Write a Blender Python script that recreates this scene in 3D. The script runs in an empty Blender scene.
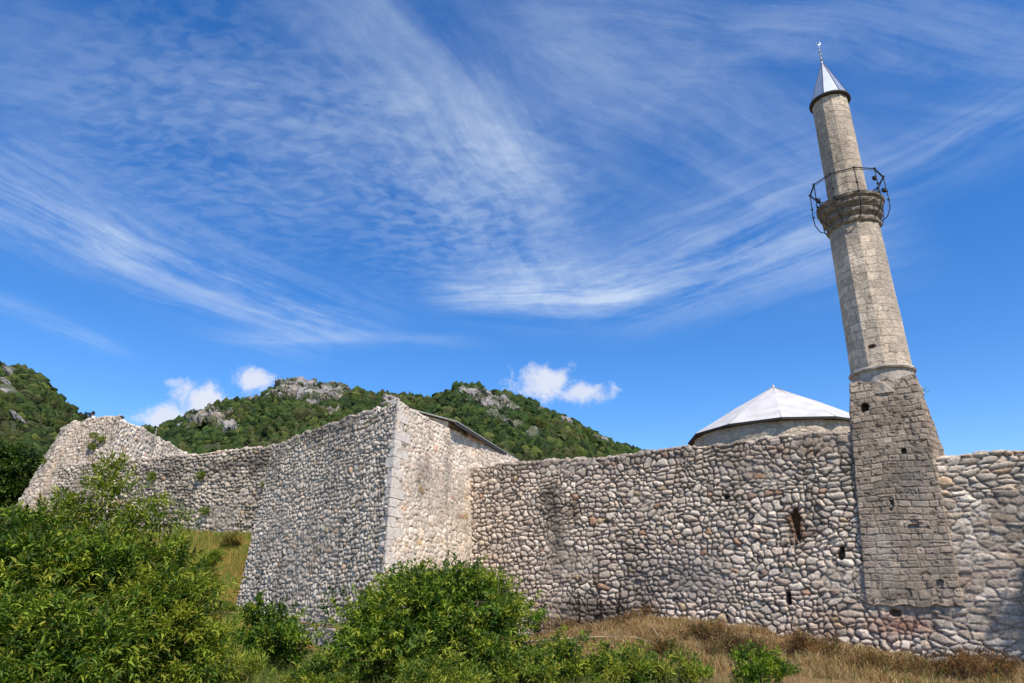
import bpy, math, random
import numpy as np
from mathutils import Vector, Matrix, Euler
random.seed(7); RS = np.random.RandomState(7)
SC = bpy.context.scene
COL = SC.collection
R = math.radians

# ------------------------------------------------------------------ camera
PITCH = 19.9; F = 24.0; FP = F/36*1024
cam = bpy.data.cameras.new('camera'); cam.lens = F; cam.sensor_width = 36; cam.clip_end = 6000; cam.clip_start = .05
co = bpy.data.objects.new('camera', cam); COL.objects.link(co)
co.location = (0, 0, 0); co.rotation_euler = (R(90+PITCH), 0, 0); SC.camera = co
CP, SP = math.cos(R(PITCH)), math.sin(R(PITCH))
def ray(px, py):
    u = (px-512)/FP; v = (341.5-py)/FP
    return np.array([u, CP-v*SP, SP+v*CP])
def ae(px, py):
    d = ray(px, py); return d[0]/d[1], d[2]/d[1]
def at(px, py, Y):
    a, e = ae(px, py); return np.array([a*Y, Y, e*Y])

# ------------------------------------------------------------------ sun, sky, exposure
SUN_EL, SUN_AZX, SUN_AZY = 54.0, .47, -.883          # horizontal direction towards the sun
sun = bpy.data.lights.new('sun', 'SUN'); sun.energy = 4.2; sun.angle = R(.5); sun.color = (1, .92, .81)
so = bpy.data.objects.new('sun', sun); COL.objects.link(so)
n_ = math.hypot(SUN_AZX, SUN_AZY)
sdir = Vector((SUN_AZX/n_*math.cos(R(SUN_EL)), SUN_AZY/n_*math.cos(R(SUN_EL)), math.sin(R(SUN_EL))))
so.rotation_euler = sdir.to_track_quat('Z', 'Y').to_euler(); so.location = (0, 0, 50)
SC.view_settings.view_transform = 'Standard'; SC.view_settings.look = 'None'
SC.view_settings.exposure = 0.42; SC.view_settings.gamma = 1

class NT:
    def __init__(s, tree): s.t = tree; s.n = tree.nodes; s.l = tree.links
    def new(s, typ, **k):
        n = s.n.new(typ)
        for a, b in k.items(): setattr(n, a, b)
        return n
    def put(s, sock, v):
        if hasattr(v, 'links'): s.l.new(v, sock)
        elif v is not None: sock.default_value = v
    def math(s, op, a, b=None, c=None, clamp=False):
        n = s.new('ShaderNodeMath', operation=op, use_clamp=clamp)
        s.put(n.inputs[0], a); s.put(n.inputs[1], b)
        if c is not None: s.put(n.inputs[2], c)
        return n.outputs[0]
    def vmath(s, op, a, b=None):
        n = s.new('ShaderNodeVectorMath', operation=op)
        s.put(n.inputs[0], a); s.put(n.inputs[1], b)
        return n.outputs['Value'] if op in ('DOT_PRODUCT', 'LENGTH', 'DISTANCE') else n.outputs[0]
    def smooth(s, v, lo, hi, a=0., b=1.):
        n = s.new('ShaderNodeMapRange', interpolation_type='SMOOTHSTEP')
        s.put(n.inputs[0], v)
        for i, q in zip((1, 2, 3, 4), (lo, hi, a, b)): n.inputs[i].default_value = q
        return n.outputs[0]
    def noise(s, vec, scale, detail=5, rough=.55, dist=0., lac=2.):
        n = s.new('ShaderNodeTexNoise'); s.put(n.inputs['Vector'], vec)
        n.inputs['Scale'].default_value = scale; n.inputs['Detail'].default_value = detail
        n.inputs['Roughness'].default_value = rough; n.inputs['Distortion'].default_value = dist; n.inputs['Lacunarity'].default_value = lac
        return n.outputs[0]
    def mapping(s, vec, loc=(0,0,0), rot=(0,0,0), sc=(1,1,1)):
        n = s.new('ShaderNodeMapping'); s.put(n.inputs[0], vec)
        n.inputs[1].default_value = loc; n.inputs[2].default_value = rot; n.inputs[3].default_value = sc
        return n.outputs[0]
    def mix(s, f, a, b, mode='MIX'):
        n = s.new('ShaderNodeMix', data_type='RGBA', blend_type=mode)
        s.put(n.inputs[0], f); s.put(n.inputs[6], a); s.put(n.inputs[7], b)
        return n.outputs[2]

w = bpy.data.worlds.new('World'); SC.world = w; w.use_nodes = True
T = NT(w.node_tree); T.n.clear()
sky = T.new('ShaderNodeTexSky', sky_type='NISHITA', sun_disc=False)
sky.sun_elevation = R(SUN_EL); sky.sun_rotation = math.atan2(SUN_AZX, SUN_AZY)
sky.altitude = 600; sky.air_density = 1.0; sky.dust_density = .35; sky.ozone_density = 3.0
tc = T.new('ShaderNodeTexCoord').outputs['Generated']
sep = T.new('ShaderNodeSeparateXYZ'); T.put(sep.inputs[0], tc)
zz = T.math('MAXIMUM', T.math('ADD', sep.outputs[2], .12), .03)
cmb = T.new('ShaderNodeCombineXYZ')
T.put(cmb.inputs[0], T.math('DIVIDE', sep.outputs[0], zz)); T.put(cmb.inputs[1], T.math('DIVIDE', sep.outputs[1], zz))
P = cmb.outputs[0]                                   # position on a flat cloud layer overhead
def layer(px, py):
    d = ray(px, py); d = d/np.linalg.norm(d); z = d[2]+.12
    return np.array([d[0]/z, d[1]/z])
warp = T.new('ShaderNodeTexNoise'); T.put(warp.inputs['Vector'], P); warp.inputs['Scale'].default_value = 1.6; warp.inputs['Detail'].default_value = 4
PW = T.vmath('ADD', P, T.vmath('MULTIPLY', T.vmath('SUBTRACT', warp.outputs['Color'], (.5,.5,.5)), (.17,.17,0)))
def streak(p0, p1, w0, w1, amp, sharp=None, seed=0., wisp=2.):
    """feathered cirrus band on the cloud layer between two of its points; wispy along its length"""
    A = layer(*p0); B = layer(*p1); d = B-A; L = np.linalg.norm(d); d = d/L; nrm = np.array([-d[1], d[0]])
    rel = T.vmath('SUBTRACT', PW, (A[0], A[1], 0))
    s_ = T.math('DIVIDE', T.vmath('DOT_PRODUCT', rel, (d[0], d[1], 0)), L)
    q = T.vmath('DOT_PRODUCT', rel, (nrm[0], nrm[1], 0))
    wd = T.math('MULTIPLY_ADD', s_, w1-w0, w0); wd = T.math('MAXIMUM', wd, .02)
    g = T.math('DIVIDE', q, wd)
    m = T.math('EXPONENT', T.math('MULTIPLY', T.math('MULTIPLY', g, g), -1.))
    ends = T.math('MULTIPLY', T.smooth(s_, -.25, .18), T.smooth(s_, 1.25, .8))
    m = T.math('MULTIPLY', m, ends)
    ang = math.atan2(d[1], d[0])
    v = T.mapping(rel, loc=(seed, seed*.7, seed), rot=(0, 0, -ang), sc=(1, 1, 1))
    v2 = T.mapping(v, sc=(.5*wisp, 3.2*wisp, 1))
    nz = T.math('MULTIPLY_ADD', T.noise(v, 9*wisp, 6, .68, .5), .19, T.math('MULTIPLY', T.noise(v2, 1.5, 8, .66, .35), .86))
    m = T.math('MULTIPLY', m, T.smooth(nz, .36, .76))
    return T.math('MULTIPLY', m, amp)
CL = [
 streak((-60,165), (135,262), .22, .14, .75, seed=1.3),
 streak((120,245), (345,335), .16, .22, .75, seed=2.1),
 streak((-40,290), (120,352), .05, .05, .45, seed=3.7),
 streak((-60,70), (330,190), .20, .22, .32, seed=4.2, wisp=1.2),
 streak((180,80), (420,130), .05, .12, .55, seed=5.5),
 streak((450,298), (640,296), .13, .17, 1.15, seed=6.6, wisp=1.5),
 streak((600,306), (850,215), .18, .30, .85, seed=7.1, wisp=1.6),
 streak((330,-20), (520,190), .14, .22, .48, seed=8.8, wisp=1.3),
 streak((560,300), (420,120), .10, .22, .50, seed=9.4, wisp=1.6),
 streak((520,60), (800,190), .18, .20, .42, seed=11.2, wisp=1.3),
 streak((560,10), (1060,70), .14, .20, .38, seed=12.5),
 streak((860,190), (1060,90), .12, .14, .30, seed=13.1),
 streak((230,340), (460,345), .05, .04, .35, seed=14.4),
]
tot = CL[0]
for c in CL[1:]: tot = T.math('ADD', tot, c)
# fine ripples between the streaks (mackerel cloud) and a thin veil
A = layer(455, 215); dr = T.vmath('DISTANCE', P, (A[0], A[1], 0))
rip = T.noise(T.mapping(PW, rot=(0,0,R(25)), sc=(1, 1.6, 1)), 22, 3, .5, .4)
A2 = layer(250, 150); dr2 = T.vmath('DISTANCE', P, (A2[0], A2[1], 0))
area = T.math('MAXIMUM', T.smooth(dr, .50, .05), T.math('MULTIPLY', T.smooth(dr2, .6, .1), .7))
tot = T.math('ADD', tot, T.math('MULTIPLY', T.math('MULTIPLY', area, T.smooth(rip, .36, .66)), .22))
veil = T.noise(PW, .9, 6, .6, .6)
up = T.smooth(sep.outputs[2], .30, .62)
tot = T.math('ADD', tot, T.math('MULTIPLY', T.math('MULTIPLY', T.smooth(veil, .40, .80), up), .16))
tot = T.math('MINIMUM', T.math('MULTIPLY', tot, .74), .80)
# small low cumulus puffs over the hills, in direction space
def puff(px, py, rx, ry, amp, thr=.0):
    d = ray(px, py); d = d/np.linalg.norm(d)
    az = math.atan2(d[0], d[1]); el = math.asin(d[2])
    dx = T.math('DIVIDE', T.math('SUBTRACT', AZ, az), rx/FP*.86); dy = T.math('DIVIDE', T.math('SUBTRACT', EL, el), ry/FP*.95)
    r = T.math('SQRT', T.math('ADD', T.math('MULTIPLY', dx, dx), T.math('MULTIPLY', dy, dy)))
    v = T.math('SUBTRACT', T.math('MULTIPLY_ADD', PN, 2.6, -1.3+1.0), r)
    return T.math('MULTIPLY', T.smooth(v, -.15, .75), amp)
AZ = T.math('ARCTAN2', sep.outputs[0], sep.outputs[1]); EL = T.math('ARCSINE', sep.outputs[2])
PN = T.noise(tc, 32, 8, .68, .3)
puffs = [puff(200, 400, 30, 22, .95), puff(165, 417, 32, 15, .9), puff(253, 380, 24, 14, .9), puff(545, 382, 40, 20, .9), puff(585, 392, 42, 13, .85), puff(175, 383, 12, 6, .5)]
tp = puffs[0]
for c in puffs[1:]: tp = T.math('MAXIMUM', tp, c)
hsv = T.new('ShaderNodeHueSaturation'); hsv.inputs['Hue'].default_value = .508; hsv.inputs['Saturation'].default_value = 1.34; hsv.inputs['Value'].default_value = 1.10
T.put(hsv.inputs['Color'], sky.outputs[0])
c1 = T.mix(tot, hsv.outputs[0], (3.7, 4.35, 5.3, 1))
c2 = T.mix(tp, c1, (4.4, 4.6, 5.2, 1))
bg = T.new('ShaderNodeBackground'); T.put(bg.inputs[0], c2); bg.inputs[1].default_value = .135
T.l.new(bg.outputs[0], T.new('ShaderNodeOutputWorld').inputs[0])

# ------------------------------------------------------------------ helpers
def hsh(*ks):
    h = np.zeros(np.broadcast(*ks).shape, np.uint32) + np.uint32(0x9e3779b9)
    for k in ks:
        k = np.asarray(k).astype(np.int64).astype(np.uint32)
        h = (h ^ k)*np.uint32(0x85ebca6b); h ^= h >> np.uint32(13)
        h = h*np.uint32(0xc2b2ae35); h ^= h >> np.uint32(16)
    return h.astype(np.float64)/4294967295.0
def vn(x, y, seed=0):
    i = np.floor(x).astype(np.int64); j = np.floor(y).astype(np.int64); fx = x-i; fy = y-j
    fx = fx*fx*(3-2*fx); fy = fy*fy*(3-2*fy)
    a = hsh(i, j, seed); b = hsh(i+1, j, seed); c = hsh(i, j+1, seed); d = hsh(i+1, j+1, seed)
    return (a*(1-fx)+b*fx)*(1-fy)+(c*(1-fx)+d*fx)*fy
def fbm(x, y, o=4, seed=0):
    s = 0; a = .5; t = 0
    for k in range(o): s = s+a*vn(x*2**k+k*17.3, y*2**k-k*9.1, seed+k); t += a; a *= .5
    return s/t
def sst(v, a, b): v = np.clip((v-a)/(b-a), 0, 1); return v*v*(3-2*v)
def mesh(name, V, Fc, mat=None, col=None, parent=None, smooth=False, mats=None, midx=None):
    V = np.asarray(V, np.float32).reshape(-1, 3); Fc = np.asarray(Fc, np.int32)
    m = bpy.data.meshes.new(name); m.vertices.add(len(V)); m.vertices.foreach_set('co', V.ravel())
    k = Fc.shape[1]; m.loops.add(Fc.size); m.loops.foreach_set('vertex_index', Fc.ravel())
    m.polygons.add(len(Fc)); m.polygons.foreach_set('loop_start', np.arange(0, Fc.size, k, dtype=np.int32))
    try: m.polygons.foreach_set('loop_total', np.full(len(Fc), k, np.int32))
    except Exception: pass
    m.polygons.foreach_set('use_smooth', np.full(len(Fc), smooth, bool))
    if col is not None:
        at_ = m.color_attributes.new('Col', 'FLOAT_COLOR', 'POINT')
        c = np.ones((len(V), 4), np.float32); c[:, :3] = col; at_.data.foreach_set('color', c.ravel())
    m.update(calc_edges=True); m.validate()
    if mat: m.materials.append(mat)
    o = bpy.data.objects.new(name, m); COL.objects.link(o)
    if parent: o.parent = parent; o.location = -Vector(parent.location) if False else (0, 0, 0); o.matrix_parent_inverse = Matrix.Translation(-Vector(parent.location))
    return o
class MB:
    """collects quads/tris, builds ONE mesh"""
    def __init__(s): s.v = []; s.f = []
    def add(s, V, Fc):
        o = len(s.v); s.v += [tuple(map(float, p)) for p in V]; s.f += [tuple(int(i)+o for i in q) for q in Fc]
    def tube(s, pts, rad, seg=6, cap=True):
        pts = [Vector(p) for p in pts]; n = len(pts); rad = [rad]*n if not hasattr(rad, '__len__') else rad
        V = []; prev = None
        for i, p in enumerate(pts):
            d = (pts[min(i+1, n-1)]-pts[max(i-1, 0)]).normalized()
            if prev is None: a = d.orthogonal().normalized()
            else: a = (prev-d*prev.dot(d)).normalized()
            prev = a; b = d.cross(a)
            for k in range(seg): t = 2*math.pi*k/seg; V.append(p+(a*math.cos(t)+b*math.sin(t))*rad[i])
        Fc = [(i*seg+k, i*seg+(k+1) % seg, (i+1)*seg+(k+1) % seg, (i+1)*seg+k) for i in range(n-1) for k in range(seg)]
        if cap: Fc += [tuple(range(seg))[::-1], tuple(range((n-1)*seg, n*seg))]
        s.add(V, Fc)
    def lathe(s, c, prof, seg=12, rot=0., jag=0.):
        V = []
        for (r, z) in prof:
            for k in range(seg):
                t = 2*math.pi*(k+rot)/seg; rr = r+(random.uniform(-jag, jag) if jag else 0)
                V.append((c[0]+rr*math.cos(t), c[1]+rr*math.sin(t), c[2]+z))
        n = len(prof)
        s.add(V, [(i*seg+k, i*seg+(k+1) % seg, (i+1)*seg+(k+1) % seg, (i+1)*seg+k) for i in range(n-1) for k in range(seg)])
    def build(s, name, mat, parent=None, smooth=False):
        m = bpy.data.meshes.new(name); m.from_pydata(s.v, [], s.f); m.update()
        if smooth: m.polygons.foreach_set('use_smooth', [True]*len(m.polygons))
        m.materials.append(mat); o = bpy.data.objects.new(name, m); COL.objects.link(o)
        if parent: o.parent = parent; o.matrix_parent_inverse = Matrix.Translation(-Vector(parent.location))
        return o
def tag(o, label=None, cat=None, group=None, kind=None):
    if label: o['label'] = label
    if cat: o['category'] = cat
    if group: o['group'] = group
    if kind: o['kind'] = kind
    return o
def thing(name, loc, label, cat, group=None):
    o = bpy.data.objects.new(name, None); COL.objects.link(o); o.location = [float(q) for q in loc]; o.empty_display_size = .3
    return tag(o, label, cat, group)

def material(name, base=None, rough=.9, attr=False, nscale=None, namp=.25, bump=0., bscale=20, spec=.3, trans=0., metal=0., bumpdist=.02):
    m = bpy.data.materials.new(name); m.use_nodes = True; t = NT(m.node_tree); t.n.clear()
    pb = t.new('ShaderNodeBsdfPrincipled'); out = t.new('ShaderNodeOutputMaterial')
    pos = t.new('ShaderNodeTexCoord').outputs['Object']
    if attr: c = t.new('ShaderNodeVertexColor', layer_name='Col').outputs[0]
    else: c = t.new('ShaderNodeRGB').outputs[0]; c.default_value = (*base, 1)
    if nscale:
        nz = t.noise(pos, nscale, 6, .6)
        k = t.smooth(nz, .25, .75, 1-namp, 1+namp)
        cb = t.new('ShaderNodeCombineXYZ')
        for i in range(3): t.put(cb.inputs[i], k)
        c = t.mix(1., c, cb.outputs[0], 'MULTIPLY')
    t.put(pb.inputs['Base Color'], c)
    pb.inputs['Roughness'].default_value = rough; pb.inputs['Specular IOR Level'].default_value = spec; pb.inputs['Metallic'].default_value = metal
    if bump:
        b = t.new('ShaderNodeBump'); b.inputs['Strength'].default_value = bump; b.inputs['Distance'].default_value = bumpdist
        t.put(b.inputs['Height'], t.noise(pos, bscale, 6, .65)); t.l.new(b.outputs[0], pb.inputs['Normal'])
    sh = pb.outputs[0]
    if trans:
        tr = t.new('ShaderNodeBsdfTranslucent'); t.put(tr.inputs[0], t.mix(1., c, (1.0, 1.25, .5, 1), 'MULTIPLY'))
        mx = t.new('ShaderNodeMixShader'); mx.inputs[0].default_value = trans
        t.l.new(sh, mx.inputs[1]); t.l.new(tr.outputs[0], mx.inputs[2]); sh = mx.outputs[0]
    t.l.new(sh, out.inputs[0]); return m
M_STONE = material('rubble_stone', attr=True, nscale=13, namp=.34, bump=1., bscale=26, bumpdist=.045, rough=.92)
M_ASH = material('ashlar_stone', attr=True, nscale=9, namp=.24, bump=1., bscale=20, bumpdist=.045, rough=.92)
M_LEAF = material('leaf', attr=True, rough=.55, spec=.22, trans=.36)
M_BARK = material('bark', (.11, .085, .06), nscale=12, bump=.6)
M_GRASS = material('grass_blade', attr=True, rough=.8, trans=.25)
M_DRY = material('dry_stalk', (.03, .02, .014), rough=.9)
M_IRON = material('black_iron', (.03, .035, .035), rough=.55, metal=.3)
M_WHITE = material('white_sheet_metal', (.57, .54, .50), rough=.5, nscale=1.3, namp=.16, spec=.5)
M_ZINC = material('zinc_sheet', (.50, .53, .58), rough=.32, metal=.55, nscale=3, namp=.1)
M_ROOF = material('grey_metal_roof', (.42, .42, .40), rough=.5, nscale=2, namp=.15)
M_DARK = material('dark_fascia', (.05, .045, .04), rough=.8)
M_PLASTER = material('old_plaster', (.40, .34, .27), nscale=2.2, namp=.35, bump=.8, bscale=9, bumpdist=.05)
M_PIPE = material('rusty_pipe', (.22, .11, .07), rough=.8, nscale=10, namp=.3)
M_HOSE = material('tan_pole', (.30, .22, .13), rough=.8)
M_CROWN = material('forest_crown', attr=True, rough=.9, nscale=1.1, namp=.45, bump=1., bscale=1.6, bumpdist=1.0, spec=.1)
M_ROCK = material('limestone', attr=True, nscale=.35, namp=.35, bump=1., bscale=.5, bumpdist=1.5)

# ------------------------------------------------------------------ rubble masonry as real relief
def stones(s, t, sw, sh, seed, jit=.9, wvar=.55, wob=.45):
    s2 = s+.5*sw*(vn(s/sw*.3, t/sh*.3, seed+51)-.5)*3+.22*sw*(vn(s/sw*1.4, t/sh*1.4, seed+50)-.5)*2
    t2 = t+.4*sh*(vn(s/sw*.25, t/sh*.3, seed+52)-.5)*3+wob*sh*(vn(s*.45, t*.25, seed+60)-.5)*2+.18*sh*(vn(s/sw*1.3+9, t/sh*1.3, seed+61)-.5)*2
    U = s2/sw; Vv = t2/sh; j0 = np.floor(Vv).astype(np.int64)
    F1 = np.full(s.shape, 9.); F2 = F1.copy(); F1i = np.zeros(s.shape, np.int64); F1j = F1i.copy(); DX = np.zeros(s.shape); DY = DX.copy()
    for dj in (-1, 0, 1):
        j = j0+dj; off = hsh(j, seed+1); i0 = np.floor(U-off).astype(np.int64)
        for di in (-2, -1, 0, 1, 2):
            i = i0+di
            cx = i+off+.5+jit*(hsh(i, j, seed+2)-.5); cy = j+.5+jit*.65*(hsh(i, j, seed+3)-.5)
            dx = U-cx; dy = Vv-cy
            d = (np.abs(dx)**2.3+np.abs(dy)**2.3)**(1/2.3) - wvar*hsh(i, j, seed+4)
            b = d < F1
            F2 = np.where(b, F1, np.minimum(F2, d)); F1 = np.where(b, d, F1)
            F1i = np.where(b, i, F1i); F1j = np.where(b, j, F1j); DX = np.where(b, dx, DX); DY = np.where(b, dy, DY)
    return F2-F1, F1i, F1j, DX, DY
def blocks(s, t, sw, sh, seed):
    t2 = t+.30*sh*(vn(s*1.1, t*.9, seed+60)-.5)*2+.10*sh*(vn(s*5, t*5, seed+62)-.5)*2; s = s+.14*sw*(vn(s*3, t*3, seed+61)-.5)*2
    j = np.floor(t2/sh).astype(np.int64); off = hsh(j, seed+1); wj = sw*(.8+.5*hsh(j, seed+9))
    U = s/wj-off; i = np.floor(U).astype(np.int64)
    a = i+.5*(hsh(i, j, seed+2)-.5); b = i+1+.5*(hsh(i+1, j, seed+2)-.5)
    lo = U < a; hi = U > b
    i = np.where(lo, i-1, np.where(hi, i+1, i))
    a2 = i+.5*(hsh(i, j, seed+2)-.5); b2 = i+1+.5*(hsh(i+1, j, seed+2)-.5)
    du = np.minimum(U-a2, b2-U)*wj; fy = t2/sh-j; dv = np.minimum(fy, 1-fy)*sh
    e = np.minimum(du, dv)
    return e, i, j, (U-(a2+b2)/2), fy-.5
PAL = {
 'front': dict(c=[(.50,.45,.40),(.44,.40,.36),(.55,.50,.45),(.38,.335,.30),(.47,.405,.35),(.50,.43,.37)], rare=[(.36,.23,.16),(.42,.34,.22),(.25,.19,.16),(.62,.58,.54)], mort=(.16,.125,.10)),
 'bast': dict(c=[(.50,.445,.39),(.44,.395,.35),(.55,.495,.44),(.47,.42,.365),(.41,.365,.325)], rare=[(.40,.29,.21),(.36,.33,.22),(.58,.55,.5)], mort=(.17,.14,.115)),
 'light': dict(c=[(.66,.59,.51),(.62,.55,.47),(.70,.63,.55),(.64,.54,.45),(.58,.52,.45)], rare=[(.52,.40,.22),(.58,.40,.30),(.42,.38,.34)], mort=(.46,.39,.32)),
 'big': dict(c=[(.50,.45,.40),(.44,.40,.36),(.55,.50,.45),(.47,.39,.32),(.39,.34,.30)], rare=[(.42,.24,.15),(.50,.37,.27),(.60,.56,.5)], mort=(.22,.17,.13)),
 'far': dict(c=[(.44,.395,.35),(.37,.33,.295),(.50,.45,.395),(.42,.37,.31)], rare=[(.38,.28,.18),(.30,.28,.22)], mort=(.14,.12,.10)),
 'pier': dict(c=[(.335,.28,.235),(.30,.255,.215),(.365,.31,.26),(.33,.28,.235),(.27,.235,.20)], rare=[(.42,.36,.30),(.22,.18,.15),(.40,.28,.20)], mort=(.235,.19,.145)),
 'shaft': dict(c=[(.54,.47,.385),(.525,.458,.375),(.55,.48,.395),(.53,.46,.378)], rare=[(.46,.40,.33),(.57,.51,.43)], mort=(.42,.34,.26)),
}
def stone_color(i, j, e, e0, pal, seed):
    p = PAL[pal]; c = np.array(p['c']); r = np.array(p['rare'])
    k = (hsh(i, j, seed+11)*len(c)).astype(int).clip(0, len(c)-1); kr = (hsh(i, j, seed+12)*len(r)).astype(int).clip(0, len(r)-1)
    rare = hsh(i, j, seed+13) < .045
    colr = np.where(rare[..., None], r[kr], c[k])*(.78+.40*hsh(i, j, seed+14))[..., None]
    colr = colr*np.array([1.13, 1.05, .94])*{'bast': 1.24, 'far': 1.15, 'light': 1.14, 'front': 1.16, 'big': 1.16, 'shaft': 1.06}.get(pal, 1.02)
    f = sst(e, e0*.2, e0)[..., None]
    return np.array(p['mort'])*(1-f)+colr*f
def masonry(pos, nrm, s, t, kind, pal, sw, sh, relief, seed, holes=(), stains=(), e0=.25, off=.35, tilt=.3, jit=.75):
    if kind == 'rubble':
        e, i, j, dx, dy = stones(s, t, sw, sh, seed, jit=jit); q = np.clip((e-.03)/.75, 0, 1); prof = np.sqrt(np.clip(1-(1-q)**2.0, 0, 1))
    else:
        e, i, j, dx, dy = blocks(s, t, sw, sh, seed); prof = sst(e, .004, .035)
    pm = sst(fbm(s*.38, t*.6, 4, seed+40), .52, .68) if kind == 'rubble' else 0*s
    prof = prof*(1-.5*pm)+.45*pm
    ofs = (hsh(i, j, seed+21)-.5)*2*off; tl = (dx*(hsh(i, j, seed+22)-.5)+dy*(hsh(i, j, seed+23)-.5))*2*tilt
    h = relief*(prof*(1+ofs+tl))+relief*.22*(fbm(s*9, t*9, 3, seed+31)-.5)
    h = h+relief*.25*(fbm(s*24, t*24, 2, seed+32)-.5)
    h = h+.06*(fbm(s*.5, t*.5, 3, seed+33)-.5)*(1 if kind == 'rubble' else .4)
    if pal == 'shaft' and kind != 'rubble': e0 = .03
    C = stone_color(i, j, e, e0 if kind == 'rubble' else .03, pal, seed)
    if kind == 'rubble':
        mm = ((1-sst(e, e0*.3, e0*1.1))*pm)[..., None]*.9; C = C*(1-mm)+np.array([.40, .335, .27])*mm
        C = C*(1-.16*pm)[..., None]
        C = C*(1-.30*sst(fbm(s*1.8, t*.22, 4, seed+41), .54, .70)*sst(fbm(s*.3, t*.3, 2, seed+42), .35, .6))[..., None]
    C = C*(.86+.28*fbm(s*1.1, t*1.1, 4, seed+35))[..., None]
    if kind != 'rubble':
        wv_ = fbm(s*1.6, t*.9, 5, seed+36); C = C*(.76+.48*wv_)[..., None]; pit = sst(fbm(s*7, t*7, 4, seed+37), .60, .72); pk = .35 if pal == 'shaft' else 1.; h = h-.02*pit*pk; C = C*(1-.4*pit*pk)[..., None]; h = h+.02*(.6 if pal == 'shaft' else 1)*(fbm(s*4, t*4, 4, seed+38)-.5)
    for (hs, ht, rs, rt, dep) in holes:
        k = ((np.abs(s-hs+(vn(s*4, t*4, 5)-.5)*.12)/rs)**3+(np.abs(t-ht)/rt)**3)
        m = 1-sst(k, .7, 1.15); h = h*(1-m)-dep*m; C = C*(1-m[..., None]*.75)
    for (hs, ht, rs, rt, cc, am) in stains:
        d = ((s-hs)/rs)**2+((t-ht)/rt)**2; m = np.exp(-d)*am*sst(fbm(s*1.6, t*.7, 5, 77)+np.exp(-d)*.25, .38, .72)
        C = C*(1-m[..., None])+np.array(cc)*m[..., None]
    return pos+nrm*h[..., None], C
def grid_faces(ns, nt, wrap=False):
    i = np.arange(ns if wrap else ns-1); j = np.arange(nt-1); I, J = np.meshgrid(i, j, indexing='ij'); I2 = (I+1) % ns
    return np.stack([I*nt+J, I2*nt+J, I2*nt+J+1, I*nt+J+1], -1).reshape(-1, 4)
def wall_patch(name, bl, br, tr, tl, res, parent=None, mat=None, cap=.7, top=None, nl=None, nr=None, capdir=None, kind='rubble', pal='front', sw=.42, sh=.30, relief=.09, seed=1, hscale=1., **k):
    """one wall face as a dense relief sheet that turns over the wall top"""
    bl, br, tr, tl = [np.array(q, float) for q in (bl, br, tr, tl)]
    L = np.linalg.norm((br-bl)[:2]); H = np.linalg.norm(tl-bl); ns = int(L/res)+2; nt = int(H/res)+2
    u = np.linspace(0, 1, ns)[:, None]; v = np.linspace(0, 1, nt)[None, :]
    g = lambda A, B, C_, D: (A*(1-u[..., None])+B*u[..., None])*(1-v[..., None])+(D*(1-u[..., None])+C_*u[..., None])*v[..., None]
    Pp = g(bl, br, tr, tl)
    if top is not None:
        dz = top(u*L)                                     # change of the top along the wall
        Pp[..., 2] += dz*sst(v, 0, 1)*v
    X = br-bl; X = X/np.linalg.norm(X); Y = tl-bl; Y = Y/np.linalg.norm(Y); N = np.cross(X, Y); N = N/np.linalg.norm(N)
    if N[1] > 0 and abs(N[1]) > .2 and False: N = -N
    Nh = np.array([N[0], N[1], 0]); Nh = Nh/np.linalg.norm(Nh)
    if capdir is not None: Nh = -np.array([capdir[0], capdir[1], 0.]); Nh = Nh/np.linalg.norm(Nh)
    s = (u*L)+0*v; t = Pp[..., 2]*1.0
    Nn = np.broadcast_to(N, Pp.shape).copy()
    for nb, dd in ((nl, u*L), (nr, (1-u)*L)):
        if nb is not None:
            nb = np.array([nb[0], nb[1], N[2]]); hv = N+nb; hv = hv/(np.dot(hv, N)+1e-6)
            kk = (1-sst(dd, 0, .3))[..., None]; Nn = Nn*(1-kk)+hv*kk
    if cap:
        nc = int(cap/res)+1; d = (np.arange(1, nc+1)*res)[None, :, None]
        rr = .12
        ph = np.clip(d/rr, 0, 1)*math.pi/2
        edge = Pp[:, -1:, :]
        back = edge-Nh*(rr*np.sin(ph)*.6+np.maximum(d-rr, 0)) + np.array([0, 0, 1])*(rr*(1-np.cos(ph))*.3)*0
        Pp = np.concatenate([Pp, back], 1)
        nn = Nn[:, -1:]*np.cos(ph)+np.array([0, 0, 1])*np.sin(ph); nn = np.broadcast_to(nn, back.shape)
        Nn = np.concatenate([Nn, nn], 1)
        s = np.concatenate([s, np.broadcast_to(s[:, -1:], back.shape[:2])], 1); t = np.concatenate([t, t[:, -1:]+d[..., 0]+0*s[:, -1:]], 1)
        nt += nc
    Pd, C = masonry(Pp, Nn, s, t, kind, pal, sw, sh, relief, seed, **k)
    if cap:   # ragged top: courses partly lost
        rg = (vn(s*2.2, s*0+3, seed+90)-.5)*.07+(vn(s/sw*.9, s*0, seed+91)-.5)*.09
        Pd[..., 2] += rg*sst(t, t[:, -1:].min()-cap-.5, t[:, -1:].min()-cap+.1)
    return mesh(name, Pd.reshape(-1, 3), grid_faces(ns, nt), mat or M_STONE, C.reshape(-1, 3), parent, True)

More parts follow.
